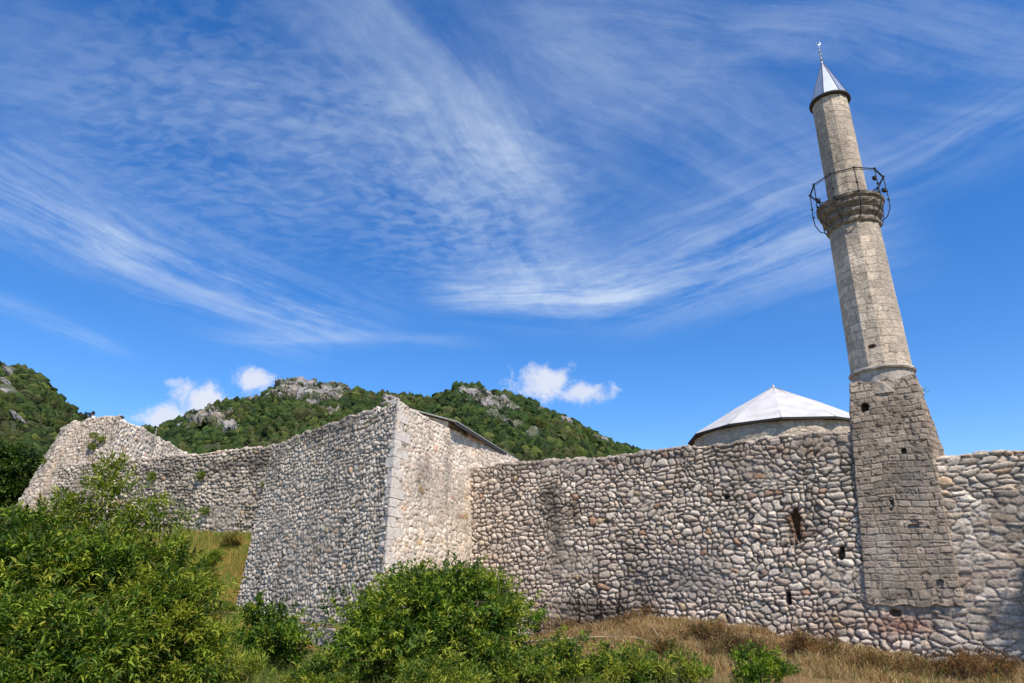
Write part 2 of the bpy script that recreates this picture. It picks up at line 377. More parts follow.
# ------------------------------------------------------------------ ground
P1 = np.array([-2.18, 30.5]); WD = np.array([.863, -.506]); WD = WD/np.linalg.norm(WD); WN = np.array([-WD[1]*-1*-1, 0])
WD3 = np.array([WD[0], WD[1], 0]); WN = np.array([WD[1], -WD[0]])            # towards the camera
def wp(t, z, d=0.):
    """point on the front wall line: t metres along, z up, d metres proud of it"""
    p = P1+WD*t+WN*d; return np.array([p[0], p[1], z])
CT = [(0,0,-1.75),(-5,5,-1.75),(5,5,-1.75),(0,10,-1.78),(8,8,-1.85),(-8,8,-1.75),(3,14,-1.78),(9,14,-1.95),(-3,15,-1.78),(14,13,-2.1),
 (4.4,23.6,-1.02),(6.95,22.6,-1.28),(2.6,24.8,-1.35),(9.6,21.0,-1.72),(10.6,19.9,-2.0),(12.5,18.3,-2.12),(15,16.8,-2.2),(5.6,19.8,-1.5),(4,18.5,-1.65),(8,18,-1.85),
 (0,28.5,-1.85),(-1.5,29.3,-1.8),(1.2,26,-1.75),(2,28,-1.7),(5,26.2,-1.3),(8,24.4,-1.5),(12,22,-2.0),
 (-4,22.5,-1.95),(-6.2,24.9,-1.9),(-9,27.6,-1.45),(-11.9,31.5,-.95),(-12.7,30.8,-.55),(-1,24,-1.9),(-4,19,-1.85),
 (-12.2,34.2,2.2),(-14,34.7,2.35),(-16,35.4,2.4),(-20,37,2.7),(-26,39,3.0),(-32,40,3.0),(-36,44,3.2),(-12.6,32.6,.8),(-15,32.5,.9),(-20,33.5,1.2),
 (-16,29.5,-.5),(-22,28,-.3),(-10,21,-1.7),(-15,20,-1.4),(-15,10,-1.8),(-28,30,.2),(-20,5,-1.8),(20,5,-2),(0,-20,-1.7),(22,12,-2.4),
 (0,42,1),(12,36,1),(22,28,0),(-20,50,3),(30,60,1),(-40,60,3),(60,20,-3),(-60,20,-1),(0,90,0),(90,90,0),(-90,90,0),(150,0,-3),(-150,0,0),(0,-150,-3)]
CT = np.array(CT, float)
def phi(r): return np.sqrt(r*r+.4)
Aw = np.linalg.solve(np.block([[phi(np.linalg.norm(CT[:, None, :2]-CT[None, :, :2], axis=-1)), np.ones((len(CT), 1))], [np.ones((1, len(CT))), np.zeros((1, 1))]]), np.append(CT[:, 2], 0))
def ground(x, y):
    x = np.asarray(x, float); y = np.asarray(y, float)
    z = np.full(np.broadcast(x, y).shape, Aw[-1])
    for (cx, cy, _), w_ in zip(CT, Aw[:-1]): z = z+w_*phi(np.hypot(x-cx, y-cy))
    far = np.maximum(0, np.hypot(x, y)-110); z = np.where(far > 0, z*np.exp(-far/80)+-2*(1-np.exp(-far/80)), z)
    lump = (fbm(x*1.9, y*1.9, 3, 13)-.5)*.5*sst(y, 16, 18)*(1-sst(y, 23.5, 25.5))*sst(x, -1, 1)*(1-sst(x, 14, 17))
    return z+(fbm(x*.9, y*.9, 4, 3)-.5)*.22+lump
gx = np.sinh(np.linspace(-5.2, 5.2, 420))/math.sinh(5.2)*2500; gy = np.sinh(np.linspace(-4.2, 5.2, 420))/math.sinh(5.2)*2500
gx = np.concatenate([-np.geomspace(40, 2500, 50)[::-1], np.linspace(-39.7, 39.7, 320), np.geomspace(40, 2500, 50)])
gy = np.concatenate([-np.geomspace(10, 2000, 35)[::-1], np.linspace(-9.7, 47.7, 250), np.geomspace(48, 2500, 50)])
GX, GY = np.meshgrid(gx, gy, indexing='ij')
mg = bpy.data.materials.new('meadow_ground'); mg.use_nodes = True; t = NT(mg.node_tree); pb = t.n['Principled BSDF']
gp = t.new('ShaderNodeNewGeometry').outputs['Position']
big = t.noise(gp, .35, 5, .6); fine = t.noise(gp, 7, 6, .7)
sepg = t.new('ShaderNodeSeparateXYZ'); t.put(sepg.inputs[0], gp)
g1 = t.mix(t.smooth(t.noise(gp, .9, 5, .65), .42, .58), (.11, .14, .025, 1), (.30, .19, .055, 1))
dryf = t.math('MULTIPLY', t.smooth(sepg.outputs[0], -1.5, 2.), t.smooth(sepg.outputs[1], 13.5, 16.))
g1 = t.mix(dryf, g1, t.mix(t.smooth(big, .35, .65), (.33, .21, .095, 1), (.22, .13, .06, 1)))
g1 = t.mix(t.smooth(fine, .35, .7), g1, t.mix(.5, g1, (.07, .05, .025, 1)))
t.put(pb.inputs['Base Color'], g1); pb.inputs['Roughness'].default_value = 1; pb.inputs['Specular IOR Level'].default_value = .1
b = t.new('ShaderNodeBump'); b.inputs['Strength'].default_value = 1; b.inputs['Distance'].default_value = .12; t.put(b.inputs['Height'], fine); t.l.new(b.outputs[0], pb.inputs['Normal'])
go = mesh('ground', np.stack([GX, GY, ground(GX, GY)], -1), grid_faces(len(gx), len(gy)), mg, smooth=True); tag(go, kind='structure')

# ------------------------------------------------------------------ front wall
def tz(px, py, d=0.):
    """(t, z) on the front wall plane for a picture point, d metres proud"""
    a, e = ae(px, py); q = P1+WN*d; tt = (a*q[1]-q[0])/(WD[0]-a*WD[1]); return tt, e*(q[1]+WD[1]*tt)
T0 = -3.0
def front_top(s):
    t_ = s+T0
    return np.where(t_ > 16.9, -1.13, 0)+.10*(vn(t_*.5, t_*0+2, 4)-.5)+np.where(t_ < 16.9, .03*np.sin(t_*.6), 0)
holes = []; stains = []
for (px, py, wx, wz, dp) in [(789,598,.10,.20,.35),(842,553,.07,.22,.3),(797,525,.10,.55,.16),(727,497,.10,.10,.2),(895,613,.12,.10,.12)]:
    a_, z_ = tz(px, py); holes.append((a_-T0, z_, wx, wz, dp))
for (px, py, rs, rz, c_, am) in [(553,500,.55,1.3,(.07,.058,.048),.8),(560,540,.35,1.5,(.08,.068,.06),.6),(578,510,.45,.5,(.10,.065,.035),.9),(520,455,2.2,.45,(.10,.075,.05),.8),
                             (600,610,2.2,1.0,(.07,.05,.04),.85),(680,575,2.4,.8,(.17,.15,.14),.6),(466,515,.25,.9,(.06,.045,.035),.9),(640,455,6,.35,(.16,.13,.11),.6),(800,450,2.5,.4,(.22,.14,.09),.5),
                             (900,625,1.2,.35,(.30,.14,.09),.8),(835,620,1.5,.5,(.34,.22,.14),.5),(960,580,1.2,.5,(.35,.20,.14),.4),(797,525,.30,.7,(.17,.075,.03),.9)]:
    a_, z_ = tz(px, py); stains.append((a_-T0, z_, rs, rz, c_, am))
ft = thing('fortress_wall', wp(8, -2), 'long grey river-stone rampart wall between the bastion and the right picture edge, minaret rising from it', 'wall')
TS = 15.6
def zt_left(s): return front_top(s)
wall_patch('stone_face', wp(T0, -3.2, .12), wp(16.6, -3.2, .12), wp(16.6, 4.93), wp(T0, 4.93), .03, ft, pal='front', sw=.25, sh=.182, relief=.10, seed=1, holes=holes, stains=stains, top=front_top, cap=.9)
st2 = [(s_-19.6, z_, a1, a2, c_, am) for (s_, z_, a1, a2, c_, am) in stains]; hl2 = [(s_-19.6, z_, a1, a2, a3) for (s_, z_, a1, a2, a3) in holes]
wall_patch('stone_face', wp(16.6, -3.2, .12), wp(24.5, -3.2, .12), wp(24.5, 3.83), wp(16.6, 3.83), .03, ft, pal='big', sw=.40, sh=.19, relief=.085, seed=14, holes=hl2, stains=st2, cap=.9, e0=.16, top=lambda s: .10*(vn(s*.5, s*0+2, 4)-.5))
# earth and rubble core behind the faces
mb = MB()
for (a_, b_, zt) in ((T0, 16.6, 4.8), (16.6, 24.5, 3.7)):
    c_ = [wp(a_, 0, -.35), wp(b_, 0, -.35), wp(b_, 0, -1.5), wp(a_, 0, -1.5)]
    V = [(p[0], p[1], -3) for p in c_]+[(p[0], p[1], zt) for p in c_]
    mb.add(V, [(0,1,5,4),(1,2,6,5),(2,3,7,6),(3,0,4,7),(4,5,6,7)])
mb.build('wall_core', M_PLASTER, ft)

# ------------------------------------------------------------------ bastion
C0 = np.array([-4.13, 24.0]); dL = np.array([-.658, .753]); dR = np.array([.325, .946]); nL = np.array([-.753, -.658]); nR = np.array([.946, -.325])
dL = dL/np.linalg.norm(dL); dR = dR/np.linalg.norm(dR)
ZB = 6.35; ZF = -3.0; per = (ZB-ZF)/6.
cb = C0+np.array([.05, -1.08])*per
L0 = C0+dL*10.9; Lb = L0+nL*.67*per; E0 = C0+dR*13.6; Eb = E0+nR*.40*per
v3 = lambda p, z: np.array([p[0], p[1], z])
ba = thing('bastion', v3(C0+np.array([-3, 6]), -1.5), 'tall angular stone bastion with pale quoined corner and metal roof behind its parapet', 'bastion')
wall_patch('left_face', v3(Lb, ZF), v3(cb, ZF), v3(C0, ZB), v3(L0, ZB), .032, ba, capdir=dR, pal='bast', sw=.27, sh=.165, relief=.075, seed=21, cap=.8, top=lambda s: .07*(vn(s*.8, s*0, 8)-.5)+.12*np.sin(np.clip(s/10.9, 0, 1)*math.pi),
   stains=[(5.5, 6.2, 5, .5, (.13,.11,.09), .7), (8, 4.5, 1.6, 1.5, (.2,.18,.16), .6), (.6, 5.6, .5, 1., (.2,.18,.16), .7)])
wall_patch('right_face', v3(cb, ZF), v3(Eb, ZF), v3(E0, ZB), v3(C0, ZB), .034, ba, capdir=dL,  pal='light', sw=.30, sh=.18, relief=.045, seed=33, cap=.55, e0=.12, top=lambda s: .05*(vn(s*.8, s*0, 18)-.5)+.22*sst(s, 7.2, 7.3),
   stains=[(3, 4.2, 1.2, .8, (.45,.33,.24), .5)])
# corner quoins: dressed blocks, alternating long and short
z = ZF; mb = MB(); k = 0
while z < ZB+.02:
    hq = random.uniform(.30, .42); z1 = min(z+hq-.025, ZB+.06)
    lr = (1.0 if k % 2 else .5)*random.uniform(.85, 1.15); ll = (.26 if k % 2 else .46)*random.uniform(.85, 1.15)
    def cpos(zz, out):
        f = (ZB-zz)/(ZB-ZF); c = C0+(cb-C0)*f; return c
    V = []
    j = random.uniform(-.012, .012)
    for zz in (z, z1):
        c = cpos(zz, 0)+(nL+nR)*(.085+j)
        pts = [c, c+dR*lr, c+dR*lr-nR*.3, c-(nL+nR)*.3, c+dL*ll-nL*.3, c+dL*ll]
        V += [(p[0]+random.uniform(-.008, .008), p[1]+random.uniform(-.008, .008), zz+random.uniform(-.006, .006)) for p in pts]
    mb.add(V, [(i, (i+1) % 6, (i+1) % 6+6, i+6) for i in range(6)]+[(0,5,4,3),(0,3,2,1),(6,7,8,9),(6,9,10,11)])
    z = z+hq; k += 1
qm = material('pale_quoin', (.68, .60, .51), nscale=4, namp=.22, bump=.9, bscale=14, bumpdist=.03)
q = mb.build('quoins', qm, ba); bv = q.modifiers.new('bevel', 'BEVEL'); bv.width = .02; bv.segments = 2
# hidden return face at the left end
K0 = L0+np.array([.25, .97])*4; wall_patch('end_face', v3(K0+np.array([-.8, 0]), ZF), v3(Lb, ZF), v3(L0, ZB), v3(K0, ZB), .06, ba, pal='bast', sw=.32, sh=.2, relief=.09, seed=44, cap=.5)
# core and wall walk
mb = MB(); inn = [C0-(nL+nR)*.45, E0-nR*.5, E0-nR*6, L0-nL*2+dR*2, L0-nL*.5-dL*.3]
V = [(p[0], p[1], -2) for p in inn]+[(p[0], p[1], ZB-.12) for p in inn]; n = len(inn)
mb.add(V, [(i, (i+1) % n, (i+1) % n+n, i+n) for i in range(n)]+[tuple(range(n, 2*n))]); mb.build('core', M_PLASTER, ba)
# roofed upper storey
Bp = np.array([-2.30, 28.0]); er = np.array([.277, .961]); ew = np.array([-.96, .28]); ZE = 6.60
def rp(q_, l_, z_): p = Bp+ew*q_+er*l_; return (p[0], p[1], z_)
mb = MB(); LL = 11; QR = 2.3; ZR = ZE+.32*QR
for dz in (0,):
    top_ = [rp(0,0,ZE), rp(0,LL,ZE), rp(QR,LL,ZR), rp(QR,0,ZR), rp(2*QR,0,ZE), rp(2*QR,LL,ZE)]
    low = [(x, y, z-.035) for x, y, z in top_]
    mb.add(top_+low, [(0,1,2,3),(3,2,5,4),(6,9,8,7),(9,10,11,8),(0,3,9,6),(3,4,10,9),(1,0,6,7),(4,5,11,10),(2,1,7,8),(5,2,8,11)])
rf = mb.build('roof', M_ROOF, ba)
mb = MB()
for (a_, b_) in (((0,-.02,ZE),(0,LL,ZE)),): 
    mb.add([rp(.02,0.02,ZE-.04), rp(.02,LL,ZE-.04), rp(.02,LL,ZE-.17), rp(.02,.02,ZE-.17), rp(.08,.02,ZE-.04), rp(.08,LL,ZE-.04), rp(.08,LL,ZE-.17), rp(.08,.02,ZE-.17)], [(0,3,2,1),(4,5,6,7),(3,7,6,2),(0,4,7,3),(0,1,5,4)])
mb.build('fascia', M_DARK, rf)
mb = MB(); bx = [rp(.50,.25,0), rp(.50,LL-.3,0), rp(2*QR-.4,LL-.3,0), rp(2*QR-.4,.25,0)]
V = [(p[0], p[1], ZB-1) for p in bx]+[(bx[0][0], bx[0][1], ZE+.06), (bx[1][0], bx[1][1], ZE+.06), (bx[2][0], bx[2][1], ZE+.04), (bx[3][0], bx[3][1], ZE+.04)]
g0 = rp(QR, .25, ZR-.09); g1_ = rp(QR, LL-.3, ZR-.09); V += [g0, g1_]
mb.add(V, [(0,1,5,4),(2,3,7,6),(0,4,8,7,3),(1,2,6,9,5)]); mb.build('upper_wall', M_PLASTER, ba)
# heap of rubble on the corner of the parapet
def boulder_heap(name, c, n, spread, size, parent=None, pal='bast'):
    V = []; Fc = []; Cc = []
    bm_ = ICO[1]
    for k in range(n):
        p = np.array(c)+np.array([random.gauss(0, spread[0]), random.gauss(0, spread[1]), abs(random.gauss(0, spread[2]))])
        r = size*random.uniform(.6, 1.3)*np.array([1, random.uniform(.7, 1.1), random.uniform(.5, .8)])
        vv = bm_[0]*r*(1+.25*(RS.rand(len(bm_[0]), 1)-.5))+p
        Fc.append(bm_[1]+sum(len(q) for q in V)); V.append(vv); Cc.append(np.tile(np.array(random.choice(PAL[pal]['c']))*random.uniform(.7, 1.1), (len(vv), 1)))
    return mesh(name, np.concatenate(V), np.concatenate(Fc), M_STONE, np.concatenate(Cc), parent)
import bmesh
ICO = {}
for sd in (1, 2, 3):
    bm = bmesh.new(); bmesh.ops.create_icosphere(bm, subdivisions=sd, radius=1)
    ICO[sd] = (np.array([v.co[:] for v in bm.verts]), np.array([[v.index for v in f.verts] for f in bm.faces])); bm.free()

# ------------------------------------------------------------------ far curtain wall
def fy(a, h): return h/(.09*a+.2277)
HF = 6.8
def fwp(a, z): y = fy(a, HF); return np.array([a*y, y, z])
fA, fB = fwp(-.66, HF), fwp(-.30, HF)
fo = thing('fortress_wall', (fA+fB)/2*np.array([1, 1, 0])+np.array([0, 0, 2]), 'distant stone curtain wall above the grassy bank, between the ruined far tower and the bastion', 'wall')
def fs(px, py):
    a, e = ae(px, py); y = fy(a, HF); p = np.array([a*y, y]); return np.linalg.norm(p-fA[:2]), e*y
fst = [(fs(px, py)[0], fs(px, py)[1], r1, r2, (.12,.10,.085), am) for (px, py, r1, r2, am) in [(240,465,3,.5,.9),(180,470,2.,.5,.7),(262,460,.8,1.,.7),(150,480,1,.8,.4)]]
wall_patch('stone_face', v3(fA[:2], 1.2), v3(fB[:2], 1.2), fB, fA, .042, fo, pal='far', sw=.27, sh=.175, relief=.12, seed=55, cap=1., stains=fst, top=lambda s: .08*(vn(s*.6, s*0, 9)-.5))

# ------------------------------------------------------------------ ruined far tower
tw = thing('ruined_tower', (-27, 46, 3), 'sloping ruined stone tower at the far left end of the fortress, leafy hill behind', 'tower')
ZT = 10.1; zb = 2.5; fl = .27*(ZT-zb)
t0, t1, t2, t3 = np.array([-29.9, 44.7]), np.array([-28.5, 43.4]), np.array([-24.7, 42.0]), np.array([-26.2, 56.])
b0 = t0+np.array([-.05, -.40])*(ZT-zb); b1 = t1+np.array([-.155, -.29])*(ZT-zb); b2 = t2+np.array([.165, -.28])*(ZT-zb); b3 = t3+np.array([.16, -.02])*(ZT-zb)
rag = lambda s: .35*(vn(s*.9, s*0, 19)-.5)
wall_patch('front_face', v3(b1, zb), v3(b2, zb), v3(t2, ZT), v3(t1, ZT), .055, tw, capdir=(-.11,.99), nl=(-.68,-.73), nr=(.99,.11), pal='far', sw=.30, sh=.20, relief=.12, seed=66, cap=.8, top=rag, stains=[(1.,7,.35,4,(.55,.42,.30),.6)])
wall_patch('left_face', v3(b0, zb), v3(b1, zb), v3(t1, ZT), v3(t0, ZT-.2), .06, tw, capdir=(-.11,.99), nr=(-.35,-.94), pal='far', sw=.30, sh=.20, relief=.12, seed=67, cap=.6, top=rag, holes=[(2.2, 6.6, .14, 1.4, .5), (2.7, 8.4, .10, .5, .4)])
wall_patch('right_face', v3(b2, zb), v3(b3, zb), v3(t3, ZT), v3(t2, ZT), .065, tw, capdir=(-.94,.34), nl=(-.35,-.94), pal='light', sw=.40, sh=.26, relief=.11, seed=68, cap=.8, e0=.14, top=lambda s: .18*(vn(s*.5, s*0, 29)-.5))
mb = MB(); inn = [t0+[.5,.6], t1+[.3,.6], t2+[-.5,.5], t3+[-.5,0], t3+[-5,0], t0+[-.5, 6]]
V = [(p[0], p[1], 0) for p in inn]+[(p[0], p[1], ZT-.15) for p in inn]; n = len(inn)
mb.add(V, [(i, (i+1) % n, (i+1) % n+n, i+n) for i in range(n)]+[tuple(range(n, 2*n))]); mb.build('core', M_PLASTER, tw)
# low broken wall left of the tower
lw = thing('ruined_wall', at(28, 470, 50), 'short broken piece of pale wall left of the far tower', 'wall')
A_ = at(29, 460, 53); B_ = at(45, 458, 52)
wall_patch('stone_face', v3(A_[:2], 2), v3(B_[:2], 2), v3(B_[:2], B_[2]), v3(A_[:2], A_[2]-.3), .07, lw, pal='light', sw=.4, sh=.28, relief=.12, seed=70, cap=.8, top=rag)

# ------------------------------------------------------------------ minaret
MC = wp(16.92, 0, -.95); mc2 = MC[:2]
mi = thing('minaret', v3(mc2, -1), 'slender many-sided stone minaret with iron balcony railing and grey metal cone, rising from the wall', 'minaret')
def loft(name, rings, zs, res, parent, pal, sw, sh, relief, seed, kind='blocks', mat=None, rag=0, **k):
    """lofts a closed plan polygon (list of rings of plan points) into a relief surface"""
    rings = np.array(rings, float); n = rings.shape[1]; mean = rings.mean(0); seg = np.linalg.norm(np.roll(mean, -1, 0)-mean, axis=1)
    S = []; IDX = []
    for i in range(n):
        m_ = max(2, int(seg[i]/res)); S += [(i, q/m_) for q in range(m_)]
    S.append((0, 0.)); ii = np.array([a for a, _ in S]); ff = np.array([b for _, b in S]); cs = np.concatenate([[0], np.cumsum(seg)])
    s1 = cs[ii]+ff*seg[ii]; s1[-1] = cs[-1]
    H = zs[-1]-zs[0]; nt = int(H/res)+2; tz_ = np.linspace(zs[0], zs[-1], nt)
    Rg = np.stack([np.stack([np.interp(tz_, zs, rings[:, a, c]) for c in (0, 1)], -1) for a in range(n)], 0)     # n, nt, 2
    Pa = Rg[ii]; Pb = Rg[(ii+1) % n]; P_ = Pa*(1-ff[:, None, None])+Pb*ff[:, None, None]
    Pos = np.concatenate([P_, np.broadcast_to(tz_, P_.shape[:2])[..., None]], -1)
    d = Pb-Pa; N = np.stack([d[..., 1], -d[..., 0]], -1); N /= np.linalg.norm(N, axis=-1, keepdims=True)+1e-9
    # average the normal at the arrises so that the sheet stays closed
    Nv = N.copy(); cor = ff == 0; prevN = np.roll(N[:-1], 1, 0); prevN = np.concatenate([prevN, prevN[:1]], 0)
    Nv[cor] = (N[cor]+prevN[cor]); Nv /= np.linalg.norm(Nv, axis=-1, keepdims=True)+1e-9
    Nn = np.concatenate([Nv, np.zeros(Nv.shape[:2]+(1,))], -1)
    s = np.broadcast_to(s1[:, None], Pos.shape[:2]); t = np.broadcast_to(tz_[None], Pos.shape[:2])
    Pd, C = masonry(Pos, Nn, s, t, kind, pal, sw, sh, relief, seed, **k)
    Pd[-1] = Pd[0]
    if rag:
        Pd[..., 2] -= (.10*(vn(s*2.6, s*0, seed+7))+.09*vn(s*7, s*0, seed+8))*(1-sst(t, zs[0], zs[0]+.5))
        Pd[..., 2] += (rag*(vn(s*3.2, s*0, seed+3)-.45)+rag*.6*(vn(s*8, s*0, seed+4)-.5))*sst(t, zs[-1]-.6, zs[-1]); 
    return mesh(name, Pd.reshape(-1, 3), grid_faces(len(S), nt), mat or M_ASH, C.reshape(-1, 3), parent, False)
def pl(t_, d): q = P1+WD*t_-WN*d; return (q[0], q[1])          # d metres behind the wall plane
zs = [-.35, 4.2, 5.6, 6.55]
rings = [
 [pl(15.36,-.225), pl(17.86,-.225), pl(18.02,.06), pl(18.35,.8), pl(18.35,2.1), pl(15.2,2.1), pl(15.25,.6)],
 [pl(15.70,-.20), pl(17.87,-.20), pl(17.96,.02), pl(18.24,.8), pl(18.2,2.0), pl(15.5,2.0), pl(15.6,.4)],
 [pl(15.82,-.14), pl(17.87,-.14), pl(17.92,.03), pl(18.05,.7), pl(17.95,1.9), pl(15.8,1.9), pl(15.72,.5)],
 [pl(15.93,-.06), pl(17.86,-.06), pl(17.89,.08), pl(17.92,.75), pl(17.7,1.85), pl(16.1,1.85), pl(15.86,.7)]]
bl_ = lambda px, py, a, b, d_: (tz(px, py, .1)[0]-15.36, tz(px, py, .1)[1], a, b, d_)
ph_ = [bl_(892,452,.08,.08,.15), bl_(903,527,.09,.06,.12), bl_(882,505,.04,.22,.08), bl_(930,584,.08,.12,.12), bl_(850,409,.14,.14,.25)]
pst = [bl_(905,500,.35,1.2,0)[:4]+((.15,.15,.15), .75), bl_(925,560,.25,.9,0)[:4]+((.16,.155,.15), .7), bl_(880,560,.5,1.0,0)[:4]+((.42,.37,.32), .5), bl_(880,410,.5,.5,0)[:4]+((.22,.16,.12), .6)]
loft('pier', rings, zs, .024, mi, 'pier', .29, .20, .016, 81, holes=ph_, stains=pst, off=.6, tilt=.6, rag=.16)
def ngon(c, r, n, rot): return [(c[0]+r*math.cos(2*math.pi*(k+rot)/n), c[1]+r*math.sin(2*math.pi*(k+rot)/n)) for k in range(n)]
MT = (mc2[0], mc2[1])
mb = MB(); mb.lathe((*MT, 0), [(0, 6.62), (.93, 6.60), (1.04, 6.42), (1.10, 6.1), (0.5, 6.0)], 30, jag=.05); mb.build('broken_bed', M_PLASTER, mi)
# collar between pier and shaft: broken mortar bed
mb = MB(); mb.lathe((*MT, 0), [(0, 6.4), (.97, 6.45), (.965, 6.98), (.0, 6.98)], 24)
mb.lathe((*MT, 0), [(.95, 6.96), (1.04, 6.98), (1.06, 7.03), (1.03, 7.09), (.95, 7.12)], 36, jag=.012)
mb.build('collar', material('pale_mortar', (.42,.37,.31), nscale=3, namp=.35, bump=.9, bscale=8, bumpdist=.05), mi)
NS = 12; RO = .3
sst_ = [(1.2, 9.8, .5, .5, (.25,.2,.16), .5), (5, 8, .6, 2, (.3,.26,.22), .4), (3.5, 12.3, 2, .5, (.2,.17,.14), .6), (4.6, 10.5, .5, 3, (.30,.26,.22), .5)]
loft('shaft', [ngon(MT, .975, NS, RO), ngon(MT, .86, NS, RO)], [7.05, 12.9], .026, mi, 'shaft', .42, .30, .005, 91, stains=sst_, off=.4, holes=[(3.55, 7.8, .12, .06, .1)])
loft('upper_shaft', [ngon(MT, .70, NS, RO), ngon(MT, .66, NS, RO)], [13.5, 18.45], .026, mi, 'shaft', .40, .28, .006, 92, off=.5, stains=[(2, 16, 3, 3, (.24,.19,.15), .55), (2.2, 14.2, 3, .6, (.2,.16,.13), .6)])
mb = MB(); jg = .022
mb.lathe((*MT, 0), [(.86, 12.62), (.92, 12.68), (.94, 12.76), (.90, 12.84), (.88, 12.90), (.94, 12.98), (1.0, 13.04), (1.01, 13.14), (.98, 13.2), (1.05, 13.3), (1.11, 13.38), (1.12, 13.46), (1.10, 13.52), (1.17, 13.60), (1.19, 13.70), (1.12, 13.74), (.6, 13.76)], 48, jag=jg)
bs = material('weathered_shaded_corbel', (.21, .17, .13), nscale=6, namp=.5, bump=1., bscale=12, bumpdist=.05)  # worn stone, base tone darkened to carry the shade under the balcony
mb.build('balcony', bs, mi)
# railing: ten-sided top rails, posts that bow outwards below the slab
NR_ = 10; RR = 1.29; rl = thing('railing', (*MT, 13.7), None, None); del_ = None
rl.parent = mi; rl.matrix_parent_inverse = Matrix.Translation(-Vector(mi.location))
mb = MB(); pts = [(p[0], p[1]) for p in ngon(MT, RR, NR_, .15)]
for zr, rd in ((14.62, .022), (14.55, .013)):
    for k in range(NR_): mb.tube([(*pts[k], zr), (*pts[(k+1) % NR_], zr)], rd, 6)
mb.build('top_rail', M_IRON, rl)
for k in range(NR_):
    p = np.array(pts[k]); c = np.array(MT); o_ = (p-c)/np.linalg.norm(p-c)
    mb = MB(); P3 = lambda r, z: (c[0]+o_[0]*r, c[1]+o_[1]*r, z)
    mb.tube([P3(RR, 14.64), P3(RR+.01, 14.0), P3(RR+.03, 13.6), P3(RR+.0, 13.25), P3(1.16, 12.95), P3(.93, 12.80)], .019, 6)
    for zb_ in (14.62, 13.98, 13.62): mb.lathe(P3(RR+.01, zb_), [(0, -.05), (.04, -.03), (.048, 0), (.04, .03), (0, .05)], 8)
    mb.build('post', M_IRON, rl)
# floodlights clamped to the railing
for (k, zf) in ((8, 14.25), (9, 14.05), (5, 13.9), (0, 13.8), (6, 13.6)):
    p = np.array(pts[k % NR_]); c = np.array(MT); o_ = (p-c)/np.linalg.norm(p-c); q0 = c+o_*(RR-.07); mb = MB()
    mb.tube([(q0[0], q0[1], zf-.09), (q0[0], q0[1], zf-.05), (q0[0]+.0, q0[1], zf+.05), (q0[0], q0[1], zf+.08)], [.04, .075, .085, .05], 10)
    mb.build('floodlight', M_IRON, rl)
# cone with standing seams
mb = MB(); mb.lathe((*MT, 0), [(.0, 18.42), (.745, 18.46), (.775, 18.50), (.77, 18.56), (.72, 18.6)], 32); mb.build('eave_ring', M_DARK, mi)
mb = MB(); mb.lathe((*MT, 0), [(.735, 18.585), (.37, 19.62), (.05, 20.52)], 8, rot=.1)
cn = mb.build('cone_roof', M_ZINC, mi); mb = MB()
for k in range(8):
    a_ = 2*math.pi*(k+.1)/8; mb.tube([(MT[0]+.735*math.cos(a_), MT[1]+.735*math.sin(a_), 18.60), (MT[0]+.05*math.cos(a_), MT[1]+.05*math.sin(a_), 20.53)], .012, 4)
mb.build('seam', M_DARK, cn)
mb = MB(); prof = [(0, 20.45), (.055, 20.48), (.03, 20.6)]
for zc, r_ in ((20.72, .075), (20.95, .055), (21.14, .065), (21.33, .04)): prof += [(.02, zc-r_), (r_, zc), (.02, zc+r_)]
prof += [(.02, 21.5), (0, 21.52)]; mb.lathe((*MT, 0), prof, 12)
mb.tube([(MT[0]+.08*math.cos(a_), MT[1], 21.58+.08*math.sin(a_)) for a_ in np.linspace(R(120), R(415), 14)], [.006]+[.016]*12+[.006], 6)
mb.build('finial', M_ZINC, mi)

# ------------------------------------------------------------------ domed building behind
DX_, DY_, DR = 14.1, 35.5, 4.74
db = thing('domed_building', (DX_, DY_, 1), 'round stone building with low white faceted roof behind the rampart', 'building')
mb = MB(); mb.lathe((DX_, DY_, 0), [(DR, 7.5), (DR*.5, 8.93), (.0, 10.22)], 12, rot=.35); wr = mb.build('roof', M_WHITE, db)
mb = MB()
for k in range(24):
    a_ = 2*math.pi*(k/2+.35)/12; rr_ = DR if k % 2 == 0 else DR*math.cos(math.pi/12)
    if k % 2: continue
    mb.tube([(DX_+rr_*math.cos(a_), DY_+rr_*math.sin(a_), 7.51), (DX_+.03*math.cos(a_), DY_+.03*math.sin(a_), 10.23)], .018, 4)
mb.build('seam', material('seam_grey', (.35,.35,.34), rough=.6), wr)
mb = MB(); mb.lathe((DX_, DY_, 0), [(.01, 7.44), (DR-.02, 7.40), (DR-.01, 7.494), (DR-.3, 7.50)], 12, rot=.35); mb.build('eave', M_DARK, wr)
mb = MB(); mb.lathe((DX_, DY_, 0), [(.0, 10.12), (.09, 10.16), (.07, 10.32), (0, 10.36)], 10); mb.build('roof_cap', M_WHITE, wr)
loft('drum', [ngon((DX_, DY_), DR-.35, 24, 0), ngon((DX_, DY_), DR-.35, 24, 0)], [0., 7.42], .06, db, 'shaft', .5, .3, .03, 95, kind='rubble', stains=[(8, 6.4, 30, 1.2, (.50,.42,.32), .9)])

